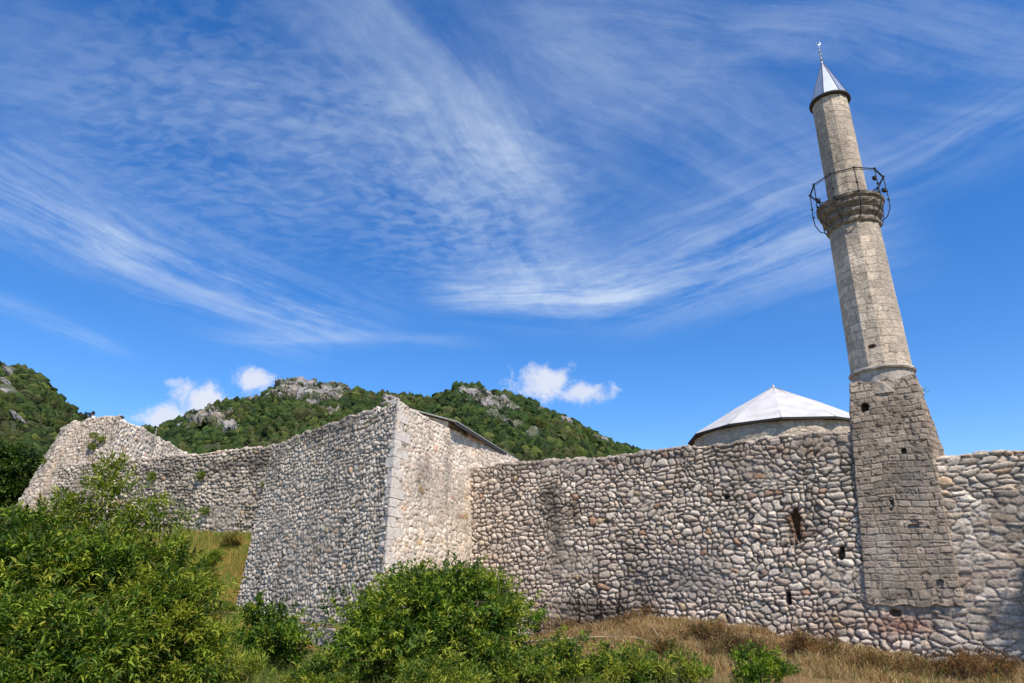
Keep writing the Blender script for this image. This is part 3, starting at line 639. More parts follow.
# ------------------------------------------------------------------ hills
def ridge_fn(pts):
    pa = np.array([ae(x, y) for x, y in pts]); return lambda a: np.interp(a, pa[:, 0], pa[:, 1])
RID2 = ridge_fn([(-60,452),(40,446),(100,434),(130,431),(157,430),(169,424),(181,419),(198,411),(222,403),(253,402),(263,396),(278,385),(294,382),(315,382),(335,386),(372,396),(400,398),(437,398),(449,391),(463,386),(476,388),(485,394),(510,398),(534,407),(551,415),(571,424),(595,437),(620,448),(637,453),(660,463),(700,478),(760,492),(900,500)])
RID1 = ridge_fn([(-320,280),(-160,310),(-60,342),(0,366),(20,371),(38,377),(45,385),(60,403),(75,416),(88,423),(110,440),(135,462),(170,485),(220,500)])
def hill(name, rid, a0, a1, yf, yr, zf, amp, seed, res):
    na = int((a1-a0)*yr/res); nw = int((yr-yf)*1.7/res)
    a = np.linspace(a0, a1, na)[:, None]; wv = np.linspace(0, 1.7, nw)[None, :]
    f = hill_fn(rid, yf, yr, zf, amp, seed); X, Y, Z = f(a, wv)
    return X, Y, Z, f, na, nw
def hill_fn(rid, yf, yr, zf, amp, seed):
    def f(a, wv):
        ar = np.clip(a, -5, 5)
        Y = yf+(yr-yf)*wv+0*a; X = a*Y; er_ = rid(ar); zr = er_*yr*1.0
        up = zf+(zr-zf)*(np.clip(wv, 0, 1)**.85); dn = np.maximum(0, wv-1)*(yr-yf)*.8
        Z = up-dn
        env = np.clip(wv*3, 0, 1)*(1-sst(wv, .8, 1.)*.75)
        Z = Z+amp*env*(fbm(X/60, Y/60, 5, seed)-.5)*2+amp*.5*env*(np.abs(fbm(X/22, Y/40, 3, seed+5)-.5)*-2+.3)
        return X, Y, Z
    return f
def project(x, y, z):
    dc = y*CP+z*SP; return 512+FP*x/dc, 341.5-FP*(-y*SP+z*CP)/dc
ROCK2 = [(200,424,14,17),(222,418,10,12),(172,418,6,6),(285,395,13,12),(310,398,22,14),(270,400,8,9),(330,393,12,12),(298,408,9,6),(484,402,13,11),(500,408,13,8),(497,417,12,6),(520,414,8,6),(514,425,10,7),(532,436,6,8),(540,410,7,5),(390,404,8,6),(455,394,7,5),(560,420,5,4),(600,441,7,3),(480,417,8,5)]
ROCK1 = [(8,372,9,7),(16,383,6,4),(14,398,7,5),(25,402,6,4),(8,390,5,4),(30,407,5,3),(20,422,8,3),(42,428,6,3),(5,355,9,6)]
def rockmask(px, py, RK):
    m = np.zeros(px.shape)
    for (x, y, rx, ry) in RK: m = np.maximum(m, 1-((px-x)/rx/1.3)**2-((py-y)/ry/1.3)**2)
    return m
def ico_cloud(name, cen, rad, col, mat, sub=1, sq=.85, rough=.22, parent=None, seed=0):
    bv, bf = ICO[sub]; n = len(cen); rs = np.random.RandomState(seed)
    ang = rs.rand(n)*6.283; ca, sa = np.cos(ang), np.sin(ang)
    v = bv[None]*(1+rough*(rs.rand(n, len(bv), 1)-.5)*2)
    v = v*rad[:, None, :]
    x = v[..., 0]*ca[:, None]-v[..., 1]*sa[:, None]; y = v[..., 0]*sa[:, None]+v[..., 1]*ca[:, None]
    V = np.stack([x, y, v[..., 2]], -1)+cen[:, None, :]
    Fc = bf[None]+(np.arange(n)*len(bv))[:, None, None]
    shade = np.ones((n, len(bv), 1))
    C = np.repeat(col[:, None, :], len(bv), 1)*(.9+.2*rs.rand(n, len(bv), 1))
    return mesh(name, V.reshape(-1, 3), Fc.reshape(-1, 3), mat, C.reshape(-1, 3), parent)
def make_hill(name, fname, rid, a0, a1, yf, yr, zf, amp, seed, res, RK, n, cr, lab, lim, rdesc):
    X, Y, Z, f, na, nw = hill(name, rid, a0, a1, yf, yr, zf, amp, seed, res)
    cm = fbm(X/12, Z/9, 4, seed+30)[..., None]; C = np.array([.035, .05, .018])*(1-cm)+np.array([.075, .075, .03])*cm
    o = mesh(name, np.stack([X, Y, Z], -1), grid_faces(na, nw), M_UNDER, C.reshape(-1, 3), smooth=False); tag(o, kind='structure')
    rs = np.random.RandomState(seed)
    # limestone crags standing out of the slope
    for q, (cx, cy, rx, ry) in enumerate(RK):
        ca, ce = ae(cx, cy); ws = np.linspace(.02, 1.02, 400); _, yy, zz_ = f(np.full(400, ca), ws); w0 = ws[np.argmin(np.abs(zz_/yy-ce))]; Yc = yf+(yr-yf)*w0
        k = (Yc*CP+ce*Yc*SP)/FP; hx = rx*k*2.0; hz = ry*k*1.9; n1 = int(2*hx/.42)+3; n2 = int(2*hz/.42)+3
        aa = ca+np.linspace(-1, 1, n1)[:, None]*hx/Yc; U = (aa-ca)*Yc/hx
        slope = (rid(ca)*yr-zf)/(yr-yf); dw = hz/max(.25, slope-ce)/(yr-yf)*.75; ww = w0+np.linspace(-1, 1, n2)[None, :]*dw; Wn = (ww-w0)/dw+0*aa
        x, y, z = f(aa+0*ww, ww+0*aa); m = 1-U**2-Wn**2+(fbm(x/5+q, z/4, 5, seed+q)-.5)*3.2-.15
        e_ = np.clip(m*1.6, 0, 1)**.6
        rdg = 1-np.abs(fbm(x/5.5, z/11+y/30, 5, seed+50+q)-.5)*4; r2_ = 1-np.abs(fbm(x/1.8, z/3.2, 4, seed+70+q)-.5)*4; st_ = fbm(x/14, z/4, 3, seed+80+q)
        d = e_*(1.2+min(3.2, hx*.35)*rdg+.9*r2_+2.0*st_)-1.1*(1-e_)*3
        x2 = x+.5*(fbm(x/2.1, z/2.1, 3, 5)-.5)*e_*3; y2 = y-d*.85; z2 = z+d*.55
        cm = fbm(x/4, z/7, 4, seed+90); r1 = np.array([.31, .285, .255]); r2 = np.array([.34, .275, .22]); r3 = np.array([.12, .115, .105]); gg = np.array([.06, .075, .025])
        C = r1*(1-sst(cm, .55, .68))[..., None]+r2*sst(cm, .55, .68)[..., None]
        dk = sst(-rdg, -.5, .1)[..., None]*.55+sst(fbm(x/2.5, z/1.2, 3, seed+95), .55, .7)[..., None]*.3; C = C*(1-dk)+r3*dk
        gm = sst(fbm(x/4.5, z/3, 3, seed+96), .46, .54)[..., None]*.85; C = C*(1-gm)+gg*gm
        o = mesh('rock_outcrop', np.stack([x2, y2, z2], -1), grid_faces(n1, n2), M_ROCK, C.reshape(-1, 3)); tag(o, rdesc[q], 'rock outcrop', 'limestone crags on the wooded hills')
    a = rs.uniform(a0, a1, n)[:, None]; wv = (rs.rand(n)**.8*1.04)[:, None]
    x, y, z = [q[:, 0] for q in f(a, wv)]
    px, py = project(x, y, z); m = rockmask(px, py, RK)+(fbm(x/7, z/5, 4, seed+9)-.5)*1.4
    keep = ((m < .12) | (rs.rand(n) < .30)) & (py > 300) & (py < lim) & ((px > -60) | (rs.rand(n) < .75))
    x, y, z, m = x[keep], y[keep], z[keep], m[keep]; k = len(x)
    r = cr*(.5+1.1*rs.rand(k)**2)*np.where(m > .1, .6, 1)
    rad = np.stack([r, r*(.8+.4*rs.rand(k)), r*(.75+.6*rs.rand(k))], -1)
    pal = np.array([(.030,.055,.022),(.045,.085,.022),(.038,.07,.022),(.065,.11,.024),(.05,.09,.022),(.10,.13,.028),(.085,.10,.035)])
    zone = fbm(x/30, z/16, 3, seed+40)*1.4-.2; ki = ((rs.rand(k)*.55+zone*.7)*len(pal)).astype(int).clip(0, len(pal)-1)
    col = pal[ki]*(.45+.75*rs.rand(k))[:, None]*np.array([.92, .86, .9])
    o = ico_cloud(fname, np.stack([x, y, z+r*.35], -1), rad, col, M_CROWN, 1, rough=.34, seed=seed)
    tag(o, lab, 'forest', kind='stuff'); return f
M_UNDER = material('undergrowth', attr=True, nscale=.6, namp=.4, bump=1., bscale=.8, bumpdist=1.)
ROCK2 = [(200,422,10,13),(221,417,7,10),(173,419,5,5),(283,394,11,10),(312,397,15,11),(332,396,8,10),(300,386,9,5),(484,402,11,9),(503,409,9,6),(497,420,8,5),(531,436,5,7),(540,411,5,4),(515,428,7,4),(392,405,6,5)]
RD2 = ['tall grey crag on the left shoulder of the hill above the distant wall','small crag right beside the tall left shoulder crag','little grey crag above the lit end of the far tower','grey cliff at the left of the higher left summit','broad cliff face just under the left summit of the twin-peaked hill','rocky cliff at the right end of the left summit','rock band along the very top of the left summit','pale crag right under the right summit, above the metal roof','jagged rocks on the ridge falling right from the right summit','low pale rocks below the right summit crag','rounded upright boulder low on the right slope','small rock patch high on the right descending ridge','pale ledge halfway down the right slope near the boulder','brown rock hump just behind the bastion parapet corner']
ROCK2 += [(255,399,7,4),(232,432,6,5),(345,392,6,4),(470,395,6,4),(565,424,4,3),(600,441,5,2.5)]
RD2 += ['small rocks between the left shoulder and the left summit','low outcrop in the woods below the left shoulder crag','last rocks on the right side of the left summit','rocks left of and above the right summit crag','small outcrop on the upper right ridge line','tiny outcrop near the right foot of the ridge']
ROCK1 = [(8,374,8,5),(17,384,5,3),(14,398,6,4),(27,404,4,3),(8,388,4,3),(22,423,6,3)]
RD1 = ['highest pale rocks at the left edge of the near hill','rocks just below the highest ones on the near left hill','middle rock patch on the near left hill','small rocks right of the middle patch on the near left hill','little bare rock at the extreme left edge of the picture','lowest pale ledge on the near left hill above the dark tree']
make_hill('hill', 'forest', RID2, -.95, .55, 210, 430, 12, 7, 3, 4, ROCK2, 42000, 2.0, 'green wooded slope of the twin-peaked hill behind the walls', 480, RD2)
make_hill('hill', 'forest', RID1, -1.5, -.38, 110, 235, 5, 4, 8, 3, ROCK1, 22000, 1.35, 'darker wooded hillside rising at the left picture edge', 500, RD1)

# ------------------------------------------------------------------ foliage
def leaf_template(L, W, fold=.25, droop=.2):
    v = np.array([(0,0,0),(.33*L,-W/2,fold*W),(.33*L,W/2,fold*W),(.40*L,0,-.0),(.72*L,-W*.33,fold*W-.35*droop*L),(.72*L,W*.33,fold*W-.35*droop*L),(.75*L,0,-.3*droop*L),(L,0,-droop*L)])
    f = np.array([(0,3,1),(0,2,3),(1,3,6),(1,6,4),(2,6,3),(2,5,6),(4,6,7),(5,7,6)])
    return v, f
def rotm(fwd, roll):
    fwd = fwd/(np.linalg.norm(fwd, axis=-1, keepdims=True)+1e-9); up = np.zeros_like(fwd); up[..., 2] = 1
    side = np.cross(up, fwd); nn = np.linalg.norm(side, axis=-1, keepdims=True); side = np.where(nn < .05, np.array([1., 0, 0]), side/(nn+1e-9))
    u2 = np.cross(fwd, side); c = np.cos(roll)[..., None]; s = np.sin(roll)[..., None]
    s2 = side*c+u2*s; u3 = -side*s+u2*c
    return np.stack([fwd, s2, u3], -1)
def leaves(org, fwd, roll, scale, col, L, W, droop=.25):
    v, f = leaf_template(L, W, droop=droop); M = rotm(fwd, roll)
    V = np.einsum('nij,kj->nki', M, v)*scale[:, None, None]+org[:, None, :]
    Fc = f[None]+(np.arange(len(org))*len(v))[:, None, None]
    C = np.repeat(col[:, None, :], len(v), 1)
    return V.reshape(-1, 3), Fc.reshape(-1, 3), C.reshape(-1, 3)
def sprigs(rs, org, dirs, nl, slen, L, W, pal, spread=1.0, colvar=.25, tip=None, droop=.25, cl=None):
    """every sprig: nl leaves set alternately along a short twig"""
    n = len(org); dirs = dirs/np.linalg.norm(dirs, axis=-1, keepdims=True)
    kv = rs.rand(n) if cl is None else (hsh(cl, 7)*.8+.2*rs.rand(n)); k = (kv*len(pal)).astype(int).clip(0, len(pal)-1); base = np.array(pal)[k]*(1+colvar*(rs.rand(n, 1)*2-1))
    O = []; D = []; S = []; Cc = []; Rr = []
    side0 = np.cross(dirs, rs.randn(n, 3)); side0 /= np.linalg.norm(side0, axis=-1, keepdims=True); side1 = np.cross(dirs, side0)
    sl = slen*(.6+.8*rs.rand(n, 1))
    for q in range(nl):
        f = (q+.5)/nl; ph = q*2.4; sd = side0*math.cos(ph)+side1*math.sin(ph)
        O.append(org+dirs*sl*f-np.array([0, 0, 1])*sl*.15*f*f); d = dirs*(.35+.6*f)+sd*spread*(1.05-.7*f)+rs.randn(n, 3)*.15; D.append(d)
        S.append((.65+.5*rs.rand(n))*(1-.35*abs(f-.45))); c = base*(.85+.3*rs.rand(n, 1))
        if tip is not None: g = (f**3)*.6*(rs.rand(n, 1)); c = c*(1-g)+np.array(tip)*g
        Cc.append(c); Rr.append(rs.randn(n)*.5)
    return leaves(np.concatenate(O), np.concatenate(D), np.concatenate(Rr), np.concatenate(S), np.concatenate(Cc), L, W, droop)
def blob_points(rs, blobs, n, inner=.55):
    if n < 300: return blob_points0(rs, blobs, n, inner)
    per_ = 16; c, d, k = blob_points0(rs, blobs, n//per_, inner); i = np.repeat(np.arange(len(c)), per_); B = np.array(blobs, float)
    rad = (B[k, 3:].mean(1)*.17)[i][:, None]*(.6+.8*rs.rand(len(c))[i])[:, None]; o = rs.randn(len(i), 3)*rad*np.array([1, 1, .6]); dd = d[i]*.5+o/rad*.6
    return c[i]+o, dd, k[i]
def blob_points0(rs, blobs, n, inner=.55):
    B = np.array(blobs, float); area = (B[:, 3]*B[:, 4]+B[:, 4]*B[:, 5]+B[:, 3]*B[:, 5]); p = area/area.sum(); k = rs.choice(len(B), n, p=p)
    d = rs.randn(n, 3); d /= np.linalg.norm(d, axis=1, keepdims=True); rr = inner+(1.05-inner)*rs.rand(n, 1)**.6
    # lumpy surface
    lump = 1+.22*np.sin(d[:, :1]*5+k[:, None])*np.cos(d[:, 1:2]*6+k[:, None]*2)+.12*np.sin(d[:, 2:]*11+k[:, None])
    return B[k, :3]+d*B[k, 3:]*rr*lump, d, k
def shrub(name, label, cat, base, blobs, n, nl, slen, L, W, pal, seed, group=None, up=.5, tip=None, shoots=(), stems=6, inner=.5, stemr=.035, droop=.25, twig=True):
    rs = np.random.RandomState(seed); th = thing(name, base, label, cat, group)
    o, d, k = blob_points(rs, blobs, n, inner); g = ground(o[:, 0], o[:, 1]); ok = o[:, 2] > g+.03; cl = (np.arange(len(o))//16)[ok]+seed*1000; o, d = o[ok], d[ok]
    dd = d+np.array([0, 0, up])+rs.randn(len(o), 3)*.35
    parts = [sprigs(rs, o, dd, nl, slen, L, W, pal, tip=tip, droop=droop, cl=cl)]
    mb = MB(); base = np.array(base, float)
    for (p0, p1, nn_, ln) in shoots:      # upright leafy shoots that break the outline
        p0 = np.array(p0); p1 = np.array(p1); f = rs.rand(nn_, 1)**.8
        oo = p0+(p1-p0)*f; ds = rs.randn(nn_, 3)*np.array([1, 1, .5])+np.array([0, 0, .5]); ds /= np.linalg.norm(ds, axis=1, keepdims=True)
        oo = oo+ds*ln*(1-f*.75)*rs.rand(nn_, 1); parts.append(sprigs(rs, oo, ds+np.array([0, 0, .3]), nl, slen*.9, L, W, pal, tip=tip, droop=droop))
        md = (p0+p1)/2+rs.randn(3)*.05; mb.tube([base+(p0-base)*.0, p0, md, p1], [stemr, stemr*.7, stemr*.5, stemr*.15], 6)
        for q in range(5):
            s_ = p0+(p1-p0)*(.15+.16*q); e_ = s_+rs.randn(3)*np.array([1, 1, .3])*ln*.55+np.array([0, 0, ln*.4]); mb.tube([s_, e_], [stemr*.3, stemr*.1], 4)
    for b in list(blobs)[:stems]+[blobs[rs.randint(len(blobs))] for _ in range(max(0, stems-len(blobs)))]:
        c = np.array(b[:3])+rs.randn(3)*np.array(b[3:])*.3; m_ = (base+c)/2+rs.randn(3)*.1
        mb.tube([base+rs.randn(3)*.05*np.array([1, 1, 0]), m_, c], [stemr, stemr*.7, stemr*.35], 6)
        for q in range(6):
            dv = rs.randn(3); dv /= np.linalg.norm(dv); mb.tube([c, c+dv*np.array(b[3:])*.75+np.array([0, 0, .05])], [stemr*.3, stemr*.1], 4)
    V = np.concatenate([p[0] for p in parts]); offs = np.cumsum([0]+[len(p[0]) for p in parts[:-1]]); Fc = np.concatenate([p[1]+o_ for p, o_ in zip(parts, offs)]); Cc = np.concatenate([p[2] for p in parts])
    mesh('foliage', V, Fc, M_LEAF, Cc, th); mb.build('stem', M_BARK, th, True)
    return th
GR = [(.155,.23,.023),(.08,.15,.018),(.23,.30,.028),(.04,.085,.014),(.30,.33,.032)]
YG = [(.25,.29,.032),(.18,.24,.028),(.30,.30,.04),(.12,.18,.025)]
def bl3(px, py, Y, rx, rz, ry=None):
    p = at(px, py, Y); k = (Y*CP+p[2]*SP)/FP; return (p[0], p[1], p[2], rx*k, (ry or rx)*k, rz*k)
def gz(px, Y, py=640):
    x = at(px, py, Y)[0]; return np.array([x, Y, float(ground(x, Y))])
# big leafy shrub mass on the left: two neighbours and a sapling above
BL = [bl3(-30,615,8.6,70,80), bl3(45,595,9.2,60,56), bl3(30,660,8.0,75,50), bl3(-20,550,9.4,42,26), bl3(22,545,9.6,40,24)]
shrub('shrub', 'large dense dark green shrub with long narrow leaves filling the bottom left corner', 'shrub', gz(25, 8.6), BL, 5400, 9, .21, .13, .032, GR, 101, tip=(.22,.11,.03), droop=.35, stems=8)
BL = [bl3(120,615,9.6,52,52), bl3(160,630,9.2,42,48), bl3(145,578,10.,42,30), bl3(110,660,8.8,55,40), bl3(185,665,8.8,28,36), bl3(92,562,10.2,36,24)]
shrub('shrub', 'broad green shrub beside the corner shrub, in front of the grassy bank, orange-tipped leaves', 'shrub', gz(140, 9.4), BL, 4600, 9, .21, .125, .032, GR+YG[:1], 102, tip=(.24,.11,.03), droop=.35, stems=8)
sp = at(113, 462, 10.6); s0 = gz(78, 10.6)
BL = [bl3(112,492,10.6,24,12), bl3(72,512,10.6,30,10), bl3(140,520,10.6,22,12), bl3(60,525,10.6,20,8), bl3(168,525,10.8,20,10), bl3(105,535,10.6,36,16)]
shrub('sapling', 'slim young tree with sparse yellow-green leaves rising above the left shrubs', 'tree', s0, BL, 290, 8, .22, .13, .034, YG, 103, tip=(.28,.18,.04), shoots=[(at(88,560,10.6), sp, 90, .42), (at(85,560,10.6), at(60,492,10.5), 40, .3), (at(110,550,10.6), at(160,500,10.7), 40, .3)], stems=6, inner=.1, stemr=.028)
# central bush
BL = [bl3(430,625,14,75,48), bl3(385,650,13.4,55,48), bl3(480,635,14,52,50), bl3(440,600,14.3,45,28), bl3(505,660,13.2,40,34), bl3(400,612,14.2,36,28), bl3(475,600,14.4,30,22), bl3(350,662,13.4,26,28)]
SH = [(at(x0,640,14), at(x1,y1,14), 34, .28) for x0, x1, y1 in ((400,388,575),(410,405,580),(432,440,566),(450,458,562),(470,478,568),(425,420,570),(490,498,578),(380,368,592),(500,515,600))]
shrub('bush', 'round bright green bush with upright shoots in front of the bastion corner', 'bush', gz(430, 13.8), BL, 4700, 8, .19, .115, .046, GR+[(.11,.17,.03)], 104, tip=(.2,.2,.04), shoots=SH, stems=8)
BL = [bl3(262,640,15.5,30,30), bl3(245,660,15,26,26), bl3(285,655,15,22,28), bl3(262,612,15.6,14,14)]
shrub('bush', 'small rounded green bush below the left face of the bastion, left of the larger bush', 'bush', gz(262, 15.3), BL, 1300, 8, .18, .115, .045, GR, 105, shoots=[(at(260,640,15.5), at(258,596,15.6), 30, .25), (at(265,640,15.5), at(275,602,15.6), 20, .2)], stems=4)
BL = [bl3(215,640,12.5,20,26), bl3(222,672,12,24,26), bl3(200,668,11.5,30,30), bl3(235,680,11.5,25,16)]
shrub('weed_clump', 'pale yellow-green narrow-leaved weeds between the left shrubs and the small bush', 'weeds', gz(215, 12), BL, 1100, 9, .24, .12, .016, YG+[(.17,.14,.05)], 106, up=1.6, stems=4, stemr=.015)
lowp = [(565,668,13.2,24,20,'leafy green weed clump under the curved pole, beside the big round bush',GR), (622,674,12.8,26,17,'yellow-green weed clump in the middle of the dry grass foreground',YG), (672,678,13,26,14,'low green weed clump right of the middle, below the dead brushwood',YG),
        (760,672,14,22,16,'dark green weed clump alone on the right, below the wall holes',GR), (520,676,12.6,34,16,'light green weeds at the foot of the big round bush',YG), (440,682,12,40,12,'yellow-green weeds at the very bottom below the big round bush',YG), (320,682,12.4,26,10,'small weeds at the bottom between the two bushes',YG)]
for i, (px, py, Y, rx, rz, lab, pl_) in enumerate(lowp):
    sh_ = [(at(px+dx, py, Y), at(px+dx+random.uniform(-4, 4), py-rz-random.uniform(4, 14), Y), 14, .12) for dx in np.linspace(-rx*.8, rx*.8, 5)]
    shrub('weed_clump', lab, 'weeds', gz(px, Y, py), [bl3(px, py, Y, rx, rz), bl3(px-rx*.5, py+6, Y-.3, rx*.6, rz*.8), bl3(px+rx*.5, py+6, Y-.2, rx*.6, rz*.8)], 480, 8, .17, .10, .034, pl_+[(.10,.15,.03)], 120+i, up=1.1, shoots=sh_, stems=3, stemr=.01, group='weed clumps along the bottom')
BR = [(.14,.07,.035),(.26,.13,.05),(.07,.04,.025),(.36,.21,.09),(.12,.09,.03)]
dw_ = [(570,640,25.4,30,10,'dark brown dried weeds at the foot of the wall, left of the stalks',BR),(640,632,24.2,24,9,'rusty dried weeds where the mound meets the wall below the stalks',BR),(705,650,20.5,26,11,'tall tangle of brown dried weeds in the middle of the mound',BR),(735,662,19.3,30,12,'dark brown dried weeds low on the front of the mound',[BR[0],BR[2],BR[4]]),
        (810,655,19.8,30,10,'straw-brown dried weeds on the right slope of the mound',BR),(880,672,18.2,34,11,'brown dried weeds at the bottom below the minaret pier',BR),(975,672,17.6,40,12,'dark dried weeds in the bottom right corner',[BR[0],BR[2],BR[1]]),(660,668,18.5,26,11,'olive-brown dried weeds behind the bleached twigs',[BR[4],BR[1],(.12,.13,.03)])]
for i, (px, py, Y, rx, rz, lab, pl_) in enumerate(dw_):
    g_ = gz(px, Y, py); sh_ = [(at(px+dx, py+4, Y), at(px+dx+random.uniform(-5, 5), py-rz-random.uniform(2, 9), Y), 10, .10) for dx in np.linspace(-rx*.8, rx*.8, 6)]
    b_ = bl3(px, py, Y, rx, rz, rx*.6); b_ = (b_[0], b_[1], max(b_[2], g_[2]+.05), *b_[3:])
    shrub('dry_weed_clump', lab, 'dry weeds', g_, [b_], 560, 7, .24, .11, .022, pl_, 170+i, up=1.5, shoots=sh_, stems=2, stemr=.01, group='dried weeds on the mound')
for i, (px, py, Y, rx, lab) in enumerate([(214,566,32.6,9,'upper green weed clump on the sunny bank beside the bastion edge'),(206,592,31.2,8,'lower green weed clump on the sunny bank behind the left shrubs'),(228,606,30.2,10,'green weed clump at the shaded left foot of the bastion'),(232,548,33.6,7,'small ochre weed clump at the foot of the distant wall')]):
    g_ = gz(px, Y, py); k_ = Y/FP
    shrub('weed_clump', lab, 'weeds', g_, [(g_[0], g_[1], g_[2]+.15, rx*k_, rx*k_, .3)], 330, 6, .22, .13, .035, YG if i < 3 else [(.34,.24,.07),(.26,.22,.06)], 190+i, up=1.3, stems=2, stemr=.012, group='weeds on the grassy bank')
# dark tree beyond the tower on the left and its neighbour
BL = [bl3(-5,476,50,36,28), bl3(12,500,50,28,26), bl3(-35,500,50,40,45), bl3(22,480,50,14,12)]
shrub('tree', 'dark green broadleaf tree at the left edge beside the sloping far tower', 'tree', v3(at(0,500,50)[:2], 1.), BL, 5200, 6, .45, .36, .20, [(.05,.085,.016),(.075,.12,.02),(.035,.06,.014)], 131, stems=6, stemr=.25)
# tree outside the frame on the right whose shade falls on the wall end
shp = wp(22.1, .5); tb = shp+np.array(sdir[:])*11.5
shrub('tree', 'tree beyond the right edge that shades the end of the wall', 'tree', (tb[0], tb[1], float(ground(tb[0], tb[1]))), [(tb[0], tb[1], tb[2], 1.6, 1.6, 2.0), (tb[0]+.8, tb[1]-.4, tb[2]-1.6, 1.7, 1.7, 1.6), (tb[0]-.2, tb[1], tb[2]+1.2, 1.0, 1.0, 1.2)], 3800, 6, .4, .22, .12, GR, 132, stems=3, stemr=.12)
# tufts rooted in the masonry
tufts = [(152,476,'w'),(201,475,'w'),(266,485,'w'),(205,511,'w'),(94,436,'t'),(92,446,'t'),(102,440,'t'),(46,462,'l')]
desc = ['small green tuft on the distant wall close to the sapling top','round green tuft high on the distant wall, casting a long shadow','green tuft where the distant wall meets the bastion','lower green tuft in the middle of the distant wall','upper yellow-green tuft on the far tower','lower yellow-green tuft on the far tower','yellow-green tuft near the lit arris of the far tower','green tuft on the sloping left edge of the far tower']
for i, ((px, py, k), lab) in enumerate(zip(tufts, desc)):
    a, e = ae(px, py); Y = (fy(a, HF)-.25) if k == 'w' else (41.6 if k == 't' else 43.); p = np.array([a*Y, Y, e*Y])
    shrub('wall_plant', lab, 'plant', p+np.array([0, .25, -.1]), [(p[0], p[1], p[2], .20, .2, .15)], 150, 6, .10, .07, .03, YG, 140+i, stems=1, stemr=.012, group='plants rooted in the stone walls', up=.6)
p = at(923, 392, 21.9); shrub('wall_plant', 'tiny weed growing from the right edge of the minaret pier', 'plant', p-np.array([.2, -.1, .05]), [(p[0], p[1], p[2], .14, .1, .07)], 18, 4, .1, .06, .02, YG, 149, stems=1, stemr=.008, group='plants rooted in the stone walls')

# ------------------------------------------------------------------ grasses
def blades(name, label, cat, x, y, hgt, wid, pal, seed, lean=.5):
    rs = np.random.RandomState(seed); n = len(x); z = ground(x, y); h = hgt*(.35+.8*rs.rand(n))*(.35+1.5*fbm(x*1.6, y*1.6, 3, seed+8)**1.3*1.3); a = rs.rand(n)*6.283; la = rs.rand(n)*6.283; ll = lean*rs.rand(n)*h
    dx = np.cos(a)*wid*(.6+.8*rs.rand(n)); dy = np.sin(a)*wid
    b0_ = np.stack([x-dx, y-dy, z-.03], -1); b1_ = np.stack([x+dx, y+dy, z-.03], -1)
    m0 = np.stack([x-dx*.6+np.cos(la)*ll*.35, y-dy*.6+np.sin(la)*ll*.35, z+h*.6], -1); m1 = np.stack([x+dx*.6+np.cos(la)*ll*.35, y+dy*.6+np.sin(la)*ll*.35, z+h*.6], -1)
    tp_ = np.stack([x+np.cos(la)*ll, y+np.sin(la)*ll, z+h], -1)
    V = np.stack([b0_, b1_, m1, m0, tp_], 1).reshape(-1, 3); i = np.arange(n)[:, None]*5
    Fc = np.concatenate([i+np.array([[0, 1, 2]]), i+np.array([[0, 2, 3]]), i+np.array([[3, 2, 4]])])
    pal = np.array(pal); zone = fbm(x*1.1, y*1.1, 3, seed+3)*1.5-.25; k = ((rs.rand(n)*.5+zone*.7)*len(pal)).astype(int).clip(0, len(pal)-1); C = np.repeat(pal[k]*(.75+.5*rs.rand(n, 1)), 5, 0)
    o = mesh(name, V, Fc, M_GRASS, C); return tag(o, label, cat, kind='stuff')
rs = np.random.RandomState(5)
def clumpy(n, x0, x1, y0, y1, k=40, sd=.25):
    cx = rs.uniform(x0, x1, n//k); cy = rs.uniform(y0, y1, n//k); i = rs.randint(0, len(cx), n); return cx[i]+rs.randn(n)*sd, cy[i]+rs.randn(n)*sd
DRY = [(.17,.10,.05),(.38,.26,.12),(.28,.165,.075),(.50,.37,.18),(.22,.12,.05),(.42,.26,.10)]
x, y = clumpy(90000, -2, 15.5, 16.5, 29.5)
dw = (x-P1[0])*(-WN[0])+(y-P1[1])*(-WN[1]); ok = dw < -.15; x, y = x[ok], y[ok]
x2 = rs.uniform(-1.5, 14, 900); y2 = rs.uniform(18, 28, 900)
x = np.concatenate([x, np.repeat(x2, 22)+rs.randn(900*22)*.09]); y = np.concatenate([y, np.repeat(y2, 22)+rs.randn(900*22)*.09])
dw = (x-P1[0])*(-WN[0])+(y-P1[1])*(-WN[1]); ok = dw < -.12; x, y = x[ok], y[ok]
blades('dry_grass', 'dry brown and straw-coloured grass on the mound at the foot of the long wall', 'grass', x, y, .17, .008, DRY, 6, 1.8)
x, y = clumpy(70000, -24, -10, 26, 36.5); blades('bank_grass', 'sunlit green and ochre grass on the bank below the distant wall', 'grass', x, y, .26, .012, [(.10,.17,.025),(.16,.24,.03),(.24,.27,.04),(.40,.25,.07),(.13,.21,.028)], 7, .7)
x, y = clumpy(70000, -9, 12, 11, 19); ok = (x < 1.5+(15.5-y)*.9) | (rs.rand(len(x)) < .03); x, y = x[ok], y[ok]; blades('meadow_grass', 'green and yellow long grass in the foreground below the walls', 'grass', x, y, .34, .007, [(.14,.19,.035),(.20,.23,.05),(.11,.16,.03),(.26,.22,.07),(.30,.22,.10)], 8, .6)

